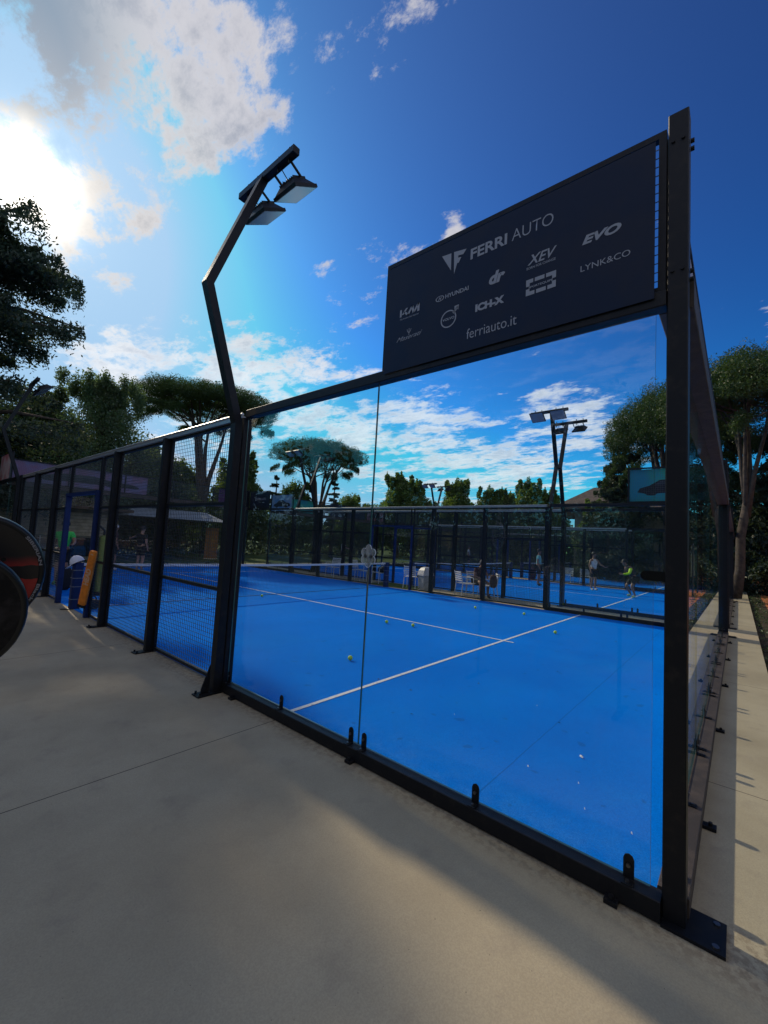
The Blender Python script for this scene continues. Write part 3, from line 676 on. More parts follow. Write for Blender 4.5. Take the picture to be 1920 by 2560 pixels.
C0 = chair('white slatted chair in front of the seated person, plate on its seat', (10.5, 6.95, 0), R(-120))
for lab, loc, rz in (('white slatted chair hung with the brown bag behind a fence post', (10.72, 6.15, 0), R(40)), ('white chair on which the capped person sits', (10.95, 6.75, 0), R(150)),
                     ('white chair immediately right of the blue far net post', (10.6, 9.3, 0), R(-70)), ('white chair left of the blue far net post with a dark bag', (10.7, 11.0, 0), R(80)),
                     ('white chair third from the far net post behind the net', (10.8, 12.4, 0), R(170)), ('white chair farthest left behind the net', (10.7, 13.8, 0), R(100)),
                     ('white chair behind the striped reflection between two lamp poles', (22.1, 7.0, 0), R(90)), ('white chair in the far gap right of the lamp pole pair', (22.3, 6.1, 0), R(-90))):
    copy_tree(C0, lab, loc, rz)
t = thing('low_table', 'small white low table between the chairs behind the net', 'table', (10.75, 11.75, 0))
MB().box(-.22, .22, -.22, .22, .43, .45).build('table_top', white, t)
for sx in (-1, 1):
    for sy in (-1, 1): MB().tube([(sx*.19, sy*.19, 0), (sx*.18, sy*.18, .43)], .012, 6).build('leg', white, t)
t = thing('litter_bin', 'white plastic litter bin with hooded lid behind the far mesh fence', 'bin', (10.38, 8.5, 0), R(160))
gp = mat('grey_plastic', (.5, .52, .5), .5, var=((.4, .42, .4), 6, .4, .6))
MB().add([(x*s, y*s, z) for z, s in ((0, .16), (.52, .21), (.56, .225)) for x, y in ((-1, -.8), (1, -.8), (1, .8), (-1, .8))],
         [(3, 2, 1, 0), (0, 1, 5, 4), (1, 2, 6, 5), (2, 3, 7, 6), (3, 0, 4, 7), (4, 5, 9, 8), (5, 6, 10, 9), (6, 7, 11, 10), (7, 4, 8, 11)]).build('bin_body', gp, t)
MB().add([(x*s, y*s+o, z) for z, s, o in ((.56, .235, 0), (.62, .23, 0), (.75, .20, .01), (.84, .14, .02), (.87, .07, .02)) for x, y in ((-1, -.85), (1, -.85), (1, .85), (-1, .85))],
         [(i*4+j, i*4+(j+1) % 4, i*4+4+(j+1) % 4, i*4+4+j) for i in range(4) for j in range(4)]+[(16, 17, 18, 19)]).build('bin_lid', white, t)
MB().add([(-.24, -.2, .57), (.24, -.2, .57), (.25, -.21, .5), (.1, -.205, .44), (-.05, -.21, .5), (-.2, -.205, .42), (-.25, -.21, .48)], [(0, 1, 2, 3, 4, 5, 6)]).build('bag_liner', mat('grey_bag', (.2, .2, .21), .4), t)

def blob_bag(name, label, loc, sx, sy, sz, m, rz=0, seed=1, cat='bag', strap=True):
    t = thing(name, label, cat, loc, rz); r = random.Random(seed); n = 14; k = 9
    vs = []
    for i in range(k+1):
        ph = math.pi*i/k
        for j in range(n):
            th = 2*math.pi*j/n; q = 1+.10*math.sin(3*th+seed)+r.uniform(-.04, .04)
            cx, sxn = math.cos(th), math.sin(th); e = .7
            vs.append((sx*math.copysign(abs(cx)**e, cx)*math.sin(ph)**.6*q, sy*math.copysign(abs(sxn)**e, sxn)*math.sin(ph)**.6*q, sz*(1+math.copysign(abs(math.cos(ph))**.8, math.cos(ph)))/1))
    MB().add(vs, [(i*n+j, (i+1)*n+j, (i+1)*n+(j+1) % n, i*n+(j+1) % n) for i in range(k) for j in range(n)]).build('bag_body', m, t, True)
    if strap: MB().tube([(-sx*.5, 0, 1.9*sz)]+[(-sx*.5*math.cos(math.pi*i/8), 0, 1.9*sz+sz*.7*math.sin(math.pi*i/8)) for i in range(1, 8)]+[(sx*.5, 0, 1.9*sz)], .012, 6).build('strap', m, t)
    return t
blob_bag('sports_bag', 'brown and black bag hanging on a chair behind a fence post', (10.62, 5.95, .38), .18, .12, .22, cloth('brown', (.07, .035, .03)), .4, 2)
blob_bag('sports_bag', 'black bag lying on the chair left of the far net post', (10.68, 10.85, .45), .22, .14, .12, cloth('black', (.012, .012, .015)), 1.2, 3)
blob_bag('sports_bag', 'black kit bag with a white mark beside the green shirted player', (.55, 13.0, .0), .18, .13, .3, cloth('black', (.012, .012, .015)), .3, 4)
blob_bag('sports_bag', 'dark bag on the ground at the foot of the blue near net post', (.33, 9.8, .0), .14, .1, .1, cloth('black', (.012, .012, .015)), .3, 5)
blob_bag('sports_bag', 'dark maroon bag on the seat behind the middle court net', (22.2, 9.0, .0), .3, .2, .35, cloth('maroon', (.08, .015, .02)), .3, 6)

# orange sleeve leaning at the blue door post, with lettering along it
t = thing('racket_sleeve', 'long orange sleeve lettered HEAD hanging at the blue door post', 'racket bag')
A_, B_ = Vector((-.085, 8.55, 1.24)), Vector((-.09, 8.90, .25))
om = mat('orange_fabric', (.85, .25, .02), .7, bump=(80, .3), var=((.7, .2, .018), 8, .4, .6))
d_ = (A_-B_).normalized(); u_ = d_.cross(Vector((-.75, -.65, 0))).normalized(); n_ = u_.cross(d_)
if n_.dot(Vector((-.75, -.65, 0))) < 0: n_ = -n_
m = MB(); L_ = (A_-B_).length
prof = [(0, .064), (.02, .068), (.5, .070), (.97, .062), (1, .052)]
vs = []
for f, wd_ in prof:
    for a, b in ((-1, -.6), (-.6, -1), (.6, -1), (1, -.6), (1, .6), (.6, 1), (-.6, 1), (-1, .6)): vs.append(B_+d_*L_*f+u_*wd_*a+n_*.03*b)
m.add(vs, [(i*8+j, i*8+(j+1) % 8, i*8+8+(j+1) % 8, i*8+8+j) for i in range(4) for j in range(8)]+[tuple(range(7, -1, -1)), tuple(range(32, 40))]); m.build('sleeve_body', om, t)
vs = []
for f in (-.05, 0.0):
    for a, b in ((-1, -1), (1, -1), (1, 1), (-1, 1)): vs.append(B_+d_*L_*f+u_*.066*a+n_*.031*b)
MB().add(vs, [(0, 3, 2, 1), (4, 5, 6, 7), (0, 1, 5, 4), (1, 2, 6, 5), (2, 3, 7, 6), (3, 0, 4, 7)]).build('sleeve_foot', black, t)
uu = u_ if u_.dot(Vector((.644, -.763, 0))) > 0 else -u_
def sleeve_frame(u, tt): return np.array([tuple(B_+d_*L_*(.38+.30*a)-uu*(-.045+.09*b)*1.0+n_*.0325) for a, b in zip(u, tt)])
put_text(t, 'HEAD', 0, 0, 0, 0, frame=sleeve_frame, bold=.05, m=mat('orange_letter', (.72, .42, .25), .7))
lg = MB(); c_ = B_+d_*L_*.93+n_*.0325
for (r0, r1) in ((.012, .026),):
    for i in range(10):
        a, b = math.pi*i/10, math.pi*(i+1)/10
        lg.add([c_+uu*r*math.cos(q)+d_*r*math.sin(q)*1.2 for r, q in ((r0, a), (r1, a), (r1, b), (r0, b))], [(0, 1, 2, 3)])
lg.build('logo', mat('orange_letter', (.72, .42, .25), .7), t)
# yellow-green padded post sleeve hanging behind
m = MB(); 
m.lathe([(0, 0), (.085, .01), (.09, .05), (.09, 1.0), (.07, 1.06), (0, 1.08)], (.15, 8.90, .45), 16)
t = thing('ball_tube', 'yellow green padded tube hanging inside the fence by the door', 'tube'); m.build('tube_body', mat('lime_pad', (.30, .38, .07), .7, var=((.24, .32, .06), 5, .4, .6)), t, True)
MB().lathe([(0, 0), (.08, 0), (.092, .03), (.092, .07)], (.15, 8.90, .40), 16).build('tube_base', black, t)
MB().tube([(.15, 8.90, 1.5), (.15, 8.90, 1.62), (.06, 8.90, 1.70)], .02, 6).build('hook', black, t)

# white cap on the near net post
t = thing('baseball_cap', 'white baseball cap resting on top of the near blue net post', 'cap', (.05, 9.98, .925), R(215))
cw = mat('cap_cloth', (.62, .64, .74), .8, bump=(300, .3))
n, k = 20, 8; vs = []
for i in range(k+1):
    ph = math.pi/2*i/k
    for j in range(n):
        th = 2*math.pi*j/n; vs.append((.092*math.cos(th)*math.cos(ph), .105*math.sin(th)*math.cos(ph), .125*math.sin(ph)))
cr = MB().add(vs, [(i*n+j, i*n+(j+1) % n, (i+1)*n+(j+1) % n, (i+1)*n+j) for i in range(k) for j in range(n)]).build('cap_crown', cw, t, True)
MB().lathe([(0, .124), (.008, .126), (.009, .132), (0, .134)], n=10).build('button', cw, cr)
vs = []
for i in range(13):
    a = R(-65+130*i/12); vs += [(.09*math.sin(a), .1*math.cos(a), .004), (.098*math.sin(a)*1.02, .1*math.cos(a)+.085*math.cos(a)**.8, -.012-.02*abs(math.sin(a))*0), (.098*math.sin(a)*1.02, .1*math.cos(a)+.085*math.cos(a)**.8, -.009), (.09*math.sin(a), .1*math.cos(a), .008)]
MB().add(vs, [(i*4+j, i*4+(j+1) % 4, i*4+4+(j+1) % 4, i*4+4+j) for i in range(12) for j in range(4)]).build('cap_peak', cw, t, True)
t.rotation_euler = (R(-30), R(6), R(62)); t.scale = (1.25, 1.25, 1.25)

# ---------------------------------------------------------------- rackets close to the camera on a display rail
def paddle(name, label, loc, rot, mats, scale=1., words=None):
    t = thing(name, label, 'racket', loc, group=None); t.rotation_euler = rot
    n = 48; pts = []
    for i in range(n):
        a = 2*math.pi*i/n; x, z = .128*math.sin(a), .135*math.cos(a)
        if z < -.02: x *= 1-.28*((-z-.02)/.115)**2; z *= 1.10
        pts.append((x, z))
    def rings(prof, mi):
        vs = []
        for s, y in prof: vs += [(p[0]*s, y, p[1]*s) for p in pts]
        return vs, [(i*n+j, i*n+(j+1) % n, (i+1)*n+(j+1) % n, (i+1)*n+j) for i in range(len(prof)-1) for j in range(n)]
    m = MB(); vs, fs = rings([(.90, -.0165), (.955, -.019), (.99, -.013), (1.0, 0), (.99, .013), (.955, .019), (.90, .0165)], 0); m.add(vs, fs); fo = m.build('racket_frame', mats[0], t, True)
    m = MB(); m.add([(p[0]*.905, -.0163, p[1]*.905) for p in pts], [tuple(range(n))]); m.add([(p[0]*.905, .0163, p[1]*.905) for p in pts], [tuple(range(n-1, -1, -1))]); m.build('racket_face', mats[1], t)
    h = MB()
    for r_, cnt in ((0, 1), (.022, 6), (.044, 12), (.066, 16)):
        for i in range(cnt):
            a = 2*math.pi*i/cnt; c = (r_*math.cos(a), r_*math.sin(a)-.005)
            q = [(c[0]+.0045*math.cos(2*math.pi*j/10), -.0172, c[1]+.0045*math.sin(2*math.pi*j/10)) for j in range(10)]
            h.add(q, [tuple(range(10))])
    h.build('drilled_holes', mat('hole_black', (.002, .002, .002), .9), t)
    MB().bar((-.045, 0, -.135), (-.014, 0, -.215), .022, .03, up=(0, 1, 0)).bar((.045, 0, -.135), (.014, 0, -.215), .022, .03, up=(0, 1, 0)).build('throat', mats[0], t)
    MB().tube([(0, 0, -.19), (0, 0, -.21), (0, 0, -.335), (0, 0, -.345)], [.014, .019, .019, .021], 8).build('grip', mats[2], t)
    if words:
        for s, a0, a1 in words:
            def fr(u, tt, a0=a0, a1=a1):
                out_ = []
                for uu_, t_ in zip(u, tt):
                    a = R(a0+(a1-a0)*uu_); rr = .1165+.006*t_
                    out_.append((rr*1.0*math.sin(a), -.0197, rr*1.05*math.cos(a)))
                return np.array(out_)
            put_text(t, s, 0, 0, 0, 0, frame=fr, bold=.03, m=mat('racket_letter', (.22, .22, .24), .5))
    return t
def voxel_mat():
    m = bpy.data.materials.new('red_black_face'); m.use_nodes = True; k = NT(m.node_tree); p = k.N['Principled BSDF']; p.inputs['Roughness'].default_value = .38
    tc = k.n('ShaderNodeTexCoord').outputs['Object']; s = k.n('ShaderNodeSeparateXYZ'); k.L.new(tc, s.inputs[0])
    z = k.m('ADD', s.outputs[2], k.m('MULTIPLY', s.outputs[0], -.22)); z = k.m('ADD', z, k.m('MULTIPLY', k.noise(tc, 14, 3, .6), .03))
    band = k.m('LESS_THAN', k.m('FLOORED_MODULO', k.m('ADD', z, .515), .078), .050)
    low = k.ss(z, .055, .02); red = k.m('MULTIPLY', band, low); edge = k.ss(s.outputs[0], -.02, .04)
    rc = k.mix(k.noise(tc, 60, 4, .7), (.20, .012, .010), (.40, .035, .03)); f = k.m('MULTIPLY', red, k.m('ADD', .35, k.m('MULTIPLY', edge, .65)))
    k.put(p.inputs['Base Color'], k.mix(f, (.012, .010, .012), rc)); return m
gripm = mat('grip_tape', (.02, .02, .022), .7, bump=(150, .5))
framem = mat('racket_carbon', (.010, .012, .015), .3, spec=.3, bump=(500, .05))
facem = mat('racket_dark_face', (.004, .004, .005), .5, spec=.2, bump=(500, .2), var=((.02, .018, .02), 20, .4, .6))
yaw = math.atan2(-.644, .763) # faces turned towards the camera
fz = R(40.4)-R(90)
paddle('padel_racket', 'black padel racket with red patches, farther of the two at the left edge', (-2.410, 1.00, 1.574), (R(4), R(8), fz+R(40)), (framem, voxel_mat(), gripm), words=(('SIBERIAN', 38, 72), ('Black', 92, 112)))
paddle('padel_racket', 'plain black padel racket, nearer and lower of the two at the left edge', (-2.452, .90, 1.500), (R(6), R(10), fz+R(46)), (framem, facem, gripm))
t = thing('racket_display_rail', 'black rail stand holding rackets just outside the left edge', 'stand', (-2.66, 1.1, 0))
MB().tube([(0, -.4, 0), (0, -.4, 2.25)], .02, 10).tube([(-.1, 1.3, 0), (-.1, 1.3, 2.25)], .02, 10).build('upright', black, t)
MB().tube([(0, -.4, 2.25), (-.1, 1.3, 2.25)], .018, 10).build('top_rail', black, t)
MB().tube([(-.01, 0, 2.25), (.05, 0, 2.23), (.12, .0, 1.62), (.2, -.02, 1.50)], .004, 6).tube([(-.01, -.1, 2.25), (.05, -.1, 2.23), (.10, -.1, 1.5), (.16, -.1, 1.42)], .004, 6).tube([(-.06, 1.05, 2.25), (-.02, 1.05, 2.22), (-.02, 1.05, 2.15)], .004, 6).build('hook', black, t)
for y in (-.4, 1.3): MB().box(-.35, .2, y-.03, y+.03, 0, .02).build('foot', black, t)
# dark bag edge at the lower left corner of the view
blob_bag('racket_bag', 'black bag hanging under the rackets at the left edge', (-2.462, 1.035, 1.19), .08, .05, .125, cloth('black', (.012, .012, .015)), 0, 7)
blob_bag('straw_bag', 'pale woven bag hanging behind the viewer, mirrored in the glass', (-3.3, 1.6, 1.22), .19, .12, .15, mat('woven_straw', (.75, .70, .6), .7, bump=(40, 1.), var=((.35, .3, .25), 30, .45, .55)), .4, 8)
# white tennis racket behind, seen only as a reflection in the glass
t = thing('tennis_racket', 'white tennis racket hanging behind the viewer, mirrored in the glass', 'racket', (-2.70, 2.15, 1.90))
t.rotation_euler = (0, 0, R(-62))
wf = mat('racket_white', (.85, .85, .86), .35)
el = [(.125*math.cos(a), 0, -.04+.165*math.sin(a)) for a in [2*math.pi*i/36 for i in range(37)]]
MB().tube(el, .011, 8, caps=False).build('racket_frame', wf, t, True)
st = MB()
for i in range(-6, 7): x = i*.017; h = .16*math.sqrt(max(0, 1-(x/.12)**2)); st.box(x-.0008, x+.0008, -.0008, .0008, -.04-h, -.04+h)
for i in range(-8, 9): z = i*.018; h = .12*math.sqrt(max(0, 1-(z/.16)**2)); st.box(-h, h, -.0008, .0008, -.04+z-.0008, -.04+z+.0008)
st.build('strings', wf, t)
MB().tube([(-.06, 0, .105), (0, 0, .25)], .009, 6).tube([(.06, 0, .105), (0, 0, .25)], .009, 6).tube([(0, 0, .24), (0, 0, .36)], .016, 8).build('handle', wf, t)

# ---------------------------------------------------------------- people
def skin_obj(name, J, E_, mats, parent, sub=2):
    names = list(J); me = bpy.data.meshes.new(name); me.from_pydata([J[k][0] for k in names], [(names.index(a), names.index(b)) for a, b in E_], [])
    o = bpy.data.objects.new(name, me); COL.objects.link(o)
    md = o.modifiers.new('s', 'SKIN'); sb = o.modifiers.new('u', 'SUBSURF'); sb.levels = sub; sb.render_levels = sub
    for i, k in enumerate(names): r = J[k][1]; me.skin_vertices[0].data[i].radius = (r, r) if not isinstance(r, tuple) else r
    me.skin_vertices[0].data[0].use_root = True
    dg = bpy.context.evaluated_depsgraph_get(); nm = bpy.data.meshes.new_from_object(o.evaluated_get(dg)); bpy.data.objects.remove(o)
    nm.materials.clear(); nm.materials.append(mats); nm.name = name
    q = bpy.data.objects.new(name, nm); COL.objects.link(q); q.parent = parent
    nm.polygons.foreach_set('use_smooth', [True]*len(nm.polygons)); return q
BASE = dict(pel=((0, 0, .96), .125), wai=((0, 0, 1.10), .11), che=((0, .01, 1.30), .135), nb=((0, -.01, 1.46), .065), nec=((0, .005, 1.53), .055),
            jaw=((0, .03, 1.59), .072), hed=((0, .015, 1.67), .094), top=((0, .0, 1.745), .07), nos=((0, .13, 1.645), .012),
            sl=((-.17, 0, 1.42), .06), el=((-.23, -.02, 1.15), .043), wl=((-.24, .06, .92), .030), hl=((-.24, .09, .84), .030),
            sr=((.17, 0, 1.42), .06), er=((.23, -.02, 1.15), .043), wr=((.24, .06, .92), .030), hr=((.24, .09, .84), .030),
            pl=((-.09, 0, .90), .09), kl=((-.10, .03, .50), .06), al=((-.11, -.01, .10), .042), tl=((-.12, .14, .045), .038),
            pr=((.09, 0, .90), .09), kr=((.10, .03, .50), .06), ar=((.11, -.01, .10), .042), tr=((.12, .14, .045), .038))
ED = [('pel', 'wai'), ('wai', 'che'), ('che', 'nb'), ('nb', 'nec'), ('nec', 'jaw'), ('jaw', 'hed'), ('hed', 'top'), ('hed', 'nos'),
      ('che', 'sl'), ('sl', 'el'), ('el', 'wl'), ('wl', 'hl'), ('che', 'sr'), ('sr', 'er'), ('er', 'wr'), ('wr', 'hr'),
      ('pel', 'pl'), ('pl', 'kl'), ('kl', 'al'), ('al', 'tl'), ('pel', 'pr'), ('pr', 'kr'), ('kr', 'ar'), ('ar', 'tr')]
def person(label, loc, rz, pose={}, shirt=None, shorts=None, shoes=None, sk=None, cap=None, sleeve=None, racket=None, sleeveless=False, long_=False, group=None):
    t = thing('person', label, 'person', loc, rz, group)
    J = {k: list(v) for k, v in BASE.items()}
    for k, v in pose.items(): J[k][0] = v
    sk = sk or skin
    body = skin_obj('body', {k: tuple(v) for k, v in J.items()}, ED, sk, t)
    # fingers
    f = MB()
    for w_, h_ in (('wl', 'hl'), ('wr', 'hr')):
        a, b = Vector(J[w_][0]), Vector(J[h_][0]); d = (b-a).normalized(); s = d.cross(Vector((0, 1, .3))).normalized(); p = s.cross(d)
        for i, ln in enumerate((.062, .075, .07, .055)):
            q = b+s*(-.03+.02*i)+d*.01; f.tube([q, q+d*ln*.5+p*.008, q+d*ln*.9+p*.03], [.009, .0085, .006], 6)
        q = b-s*.03-d*.03; f.tube([q, q-s*.025+d*.02+p*.015, q-s*.03+d*.05+p*.03], [.010, .009, .007], 6)
    bm_ = f.data('fingers', sk, True)
    fo = bpy.data.objects.new('fingers', bm_); COL.objects.link(fo); fo.parent = body
    def part(name, keys, edges, m, grow, over={}):
        JJ = {k: (over.get(k, J[k][0]), (J[k][1]+grow) if not isinstance(J[k][1], tuple) else J[k][1]) for k in keys}; return skin_obj(name, JJ, edges, m, t)
    V = Vector; mid = lambda a, b, f_: tuple(V(J[a][0]).lerp(V(J[b][0]), f_))
    if shirt:
        ks = ['pel', 'wai', 'che', 'nb', 'sl', 'sr']; ed = [('pel', 'wai'), ('wai', 'che'), ('che', 'nb'), ('che', 'sl'), ('che', 'sr')]; ov = {'nb': mid('che', 'nb', .75)}
        if not sleeveless: ks += ['el', 'er']; ed += [('sl', 'el'), ('sr', 'er')]; ov.update(el=mid('sl', 'el', .6 if not long_ else 1), er=mid('sr', 'er', .6))
        part('shirt', ks, ed, shirt, .017, ov)
    if shorts:
        part('shorts', ['pel', 'pl', 'kl', 'pr', 'kr'], [('pel', 'pl'), ('pl', 'kl'), ('pel', 'pr'), ('pr', 'kr')], shorts, .024, {'kl': mid('pl', 'kl', .8), 'kr': mid('pr', 'kr', .8)})
    if sleeve: part('arm_sleeve', ['sl', 'el', 'wl'], [('sl', 'el'), ('el', 'wl')], sleeve, .012)
    if shoes:
        for a, b in (('al', 'tl'), ('ar', 'tr')): part('shoe', [a, b], [(a, b)], shoes, .014, {a: tuple(V(J[a][0])+V((0, -.01, -.03)))})
    hd = V(J['hed'][0]); tp = V(J['top'][0]); up = (tp-hd).normalized()
    n, k = 16, 7; vs = []
    rot = up.to_track_quat('Z', 'Y')
    for i in range(k+1):
        ph = math.pi/2*(i/k)*1.0-R(12)*(1-i/k)
        for j in range(n):
            th = 2*math.pi*j/n; vs.append(hd+rot@V((.103*math.cos(th)*math.cos(ph), .112*math.sin(th)*math.cos(ph), .02+.118*math.sin(ph))))
    hm = MB().add(vs, [(i*n+j, i*n+(j+1) % n, (i+1)*n+(j+1) % n, (i+1)*n+j) for i in range(k) for j in range(n)])
    if cap:
        fw = (V(J['nos'][0])-hd); fw.z = 0; fw.normalize(); sd = fw.cross(V((0, 0, 1)))
        hm.add([hd+sd*.07+fw*.09+V((0, 0, .035)), hd-sd*.07+fw*.09+V((0, 0, .035)), hd-sd*.05+fw*.18+V((0, 0, .025)), hd+sd*.05+fw*.18+V((0, 0, .025)), ], [(0, 1, 2, 3)])
        hm.build('cap', cap, t, True)
    else: hm.build('hair', hair, t, True)
    if racket:
        r = thing('padel_racket', racket, 'racket'); r.parent = None
        M = Matrix.Translation(loc) @ Matrix.Rotation(rz, 4, 'Z')
        r.matrix_world = M @ Matrix.Translation(J['hr'][0]) @ Matrix.Rotation(R(70), 4, 'X')
        vs = [(.125*math.sin(a), 0, .30+.14*math.cos(a)) for a in [2*math.pi*i/28 for i in range(28)]]
        MB().prism([(v[0], v[2]) for v in vs], -.018, .018, 1).build('racket_face', facem, r)
        MB().tube([(0, 0, -.04), (0, 0, .17)], .016, 6).build('grip', gripm, r)
    return t
def lean(pose_dz=0, f=0): pass
# neon sleeve player crouching on the middle court, facing left
crouch = dict(pel=(0, -.12, .80), wai=(0, -.02, .94), che=(0, .13, 1.12), nb=(0, .21, 1.25), nec=(0, .26, 1.31), jaw=(0, .32, 1.34), hed=(0, .33, 1.43), top=(0, .31, 1.51), nos=(0, .45, 1.40),
              sl=(-.17, .16, 1.20), el=(-.24, .28, .98), wl=(-.18, .52, .93), hl=(-.17, .62, .93), sr=(.17, .14, 1.20), er=(.26, .05, .98), wr=(.2, .25, .90), hr=(.19, .33, .92),
              pl=(-.10, -.10, .76), kl=(-.17, .12, .46), al=(-.2, -.02, .10), tl=(-.21, .14, .05), pr=(.10, -.10, .76), kr=(.22, .06, .45), ar=(.30, -.22, .10), tr=(.32, -.06, .05))
person('crouching player in dark tank top with neon yellow arm sleeve and green socks', (17.4, 3.1, .006), R(48), crouch, cloth('charcoal', (.03, .03, .035)), cloth('black', (.012, .012, .015)), cloth('lime', (.45, .70, .30)), skin2, sleeve=mat('neon_sleeve', (.55, .85, .02), .6), sleeveless=True, racket='dark racket held by the crouching player with the neon sleeve')
person('standing player in a pale teal printed t-shirt and black shorts beside a lamp pole', (18.2, 7.2, .006), R(-170), {}, cloth('teal', (.20, .55, .55)), cloth('black', (.012, .012, .015)), cloth('black', (.012, .012, .015)), skin2, cap=cloth('black', (.012, .012, .015)))
person('player in a white tank top on the middle court left of the neon sleeve player', (18.9, 4.9, .006), R(150), dict(el=(-.3, .1, 1.2), wl=(-.36, .3, 1.1), hl=(-.37, .38, 1.1)), cloth('white', (.6, .6, .6)), cloth('black', (.012, .012, .015)), cloth('white', (.6, .6, .6)), skin2, sleeveless=True)
sit = dict(pel=(0, 0, .56), wai=(0, .04, .70), che=(0, .14, .88), nb=(0, .22, 1.0), nec=(0, .26, 1.05), jaw=(0, .32, 1.08), hed=(0, .32, 1.16), top=(0, .29, 1.24), nos=(0, .44, 1.12), sl=(-.17, .18, .96), el=(-.26, .24, .72), wl=(-.14, .44, .64), hl=(-.08, .5, .64),
           sr=(.17, .18, .96), er=(.26, .24, .72), wr=(.14, .44, .64), hr=(.08, .5, .64), pl=(-.1, .05, .54), kl=(-.14, .46, .52), al=(-.14, .48, .10), tl=(-.15, .63, .045), pr=(.1, .05, .54), kr=(.14, .46, .52), ar=(.14, .48, .10), tr=(.15, .63, .045))
person('seated person in dark clothes and grey cap, head bowed, on a white chair', (10.95, 6.72, 0), R(150), sit, cloth('wine', (.06, .02, .025)), cloth('black', (.012, .012, .015)), cloth('black', (.012, .012, .015)), skin2, cap=cloth('grey', (.12, .12, .13)))
person('player in a bright green t-shirt seen through the open door at far left', (.75, 14.2, .006), R(150), dict(el=(-.28, .1, 1.2), wl=(-.3, .34, 1.12), hl=(-.3, .42, 1.12)), cloth('green', (.05, .55, .10)), cloth('black', (.012, .012, .015)), cloth('green', (.05, .55, .10)), skin2, racket='dark racket in the hand of the green shirted player')
person('player in black with one arm stretched out beyond the net', (4.1, 17.9, .006), R(-60), dict(el=(-.38, .1, 1.36), wl=(-.62, .16, 1.28), hl=(-.70, .18, 1.27)), cloth('black', (.012, .012, .015)), cloth('black', (.012, .012, .015)), cloth('blue', (.05, .3, .6)), skin)
person('player in dark red with pale cap beyond the net', (3.3, 18.4, .006), R(-90), {}, cloth('wine', (.06, .02, .025)), cloth('black', (.012, .012, .015)), cloth('white', (.6, .6, .6)), skin2, cap=cloth('white', (.6, .6, .6)))
person('player in a white shirt behind the far fence left of the joint plate', (16.0, 18.6, .006), R(-120), dict(er=(.3, .1, 1.2), wr=(.32, .34, 1.15), hr=(.33, .42, 1.16)), cloth('white', (.6, .6, .6)), cloth('black', (.012, .012, .015)), cloth('white', (.6, .6, .6)), skin, racket='racket held by the white shirted player in the distance')
person('distant figure in a pale striped shirt on the farthest court', (28, 16.4, .006), R(200), {}, cloth('pale_stripe', (.45, .5, .52)), cloth('black', (.012, .012, .015)), cloth('white', (.6, .6, .6)), skin2)

# ---------------------------------------------------------------- trees
class Leaves:
    def __init__(s, seed): s.r = np.random.default_rng(seed); s.P = []; s.S = []
    def clump(s, c, r, n, size, shell=.5, flat=None):
        d = s.r.normal(size=(n, 3)); d /= np.linalg.norm(d, axis=1)[:, None]
        if flat is not None: d[:, 2] = np.where(d[:, 2] < 0, d[:, 2]*flat, d[:, 2])
        rad = shell+(1-shell)*s.r.random(n)**.6
        lump = 1+.16*np.sin(d[:, 0]*5.1+c[0]*3)*np.sin(d[:, 1]*4.7+c[1]*2)+.10*np.sin(d[:, 2]*9+c[2])
        s.P.append(np.array(c)+d*np.array(r)*(rad*lump)[:, None]); s.S.append(np.full(n, size)*(.6+.8*s.r.random(n)))
    def bough(s, p0, p1, l, flat, n, size):
        g_ = s.r; t = .12+.88*g_.random(n)**.75; p0 = np.array(p0); p1 = np.array(p1); d = p1-p0; side = np.array((-d[1], d[0], 0.)); side /= (np.linalg.norm(side)+1e-6)
        tw = np.floor(t*9+g_.random(n)*.8)/9; w = l*.34*np.sin(np.pi*np.clip(t*.8+.12, 0, 1)); u = g_.normal(size=n)*.5
        lump = np.sin(tw*57+p0[2]*3)*.5+.5
        P = p0+d*t[:, None]+side*(w*u)[:, None]; P[:, 2] += g_.normal(size=n)*l*flat*.30*(.4+lump)-np.abs(u)*l*.10-np.maximum(0, g_.normal(size=n))*l*flat*.3
        s.P.append(P); s.S.append(np.full(n, size)*(.6+.8*g_.random(n)))
    def data(s, name, m, aspect=.55, droop=0):
        P = np.concatenate(s.P); Z = np.concatenate(s.S); n = len(P)
        a = s.r.normal(size=(n, 3)); a[:, 2] -= droop; a /= np.linalg.norm(a, axis=1)[:, None]
        b = s.r.normal(size=(n, 3)); b -= a*(a*b).sum(1)[:, None]; b /= np.linalg.norm(b, axis=1)[:, None]
        a *= Z[:, None]*.5; b *= Z[:, None]*.5*aspect
        V = np.stack([P-a, P+b*1.0, P+a, P-b], 1).reshape(-1, 3).astype(np.float32)
        me = bpy.data.meshes.new(name); me.vertices.add(4*n); me.vertices.foreach_set('co', V.ravel())
        me.loops.add(4*n); me.loops.foreach_set('vertex_index', np.arange(4*n, dtype=np.int32))
        me.polygons.add(n); me.polygons.foreach_set('loop_start', np.arange(0, 4*n, 4, dtype=np.int32)); me.polygons.foreach_set('loop_total', np.full(n, 4, dtype=np.int32))
        me.materials.append(m); me.update(); me.validate(); return me
def link(name, me, parent):
    o = bpy.data.objects.new(name, me); COL.objects.link(o); o.parent = parent; return o
def at(az, dist): return (CAMP.x+dist*math.cos(R(az)), CAMP.y+dist*math.sin(R(az)), -.12)

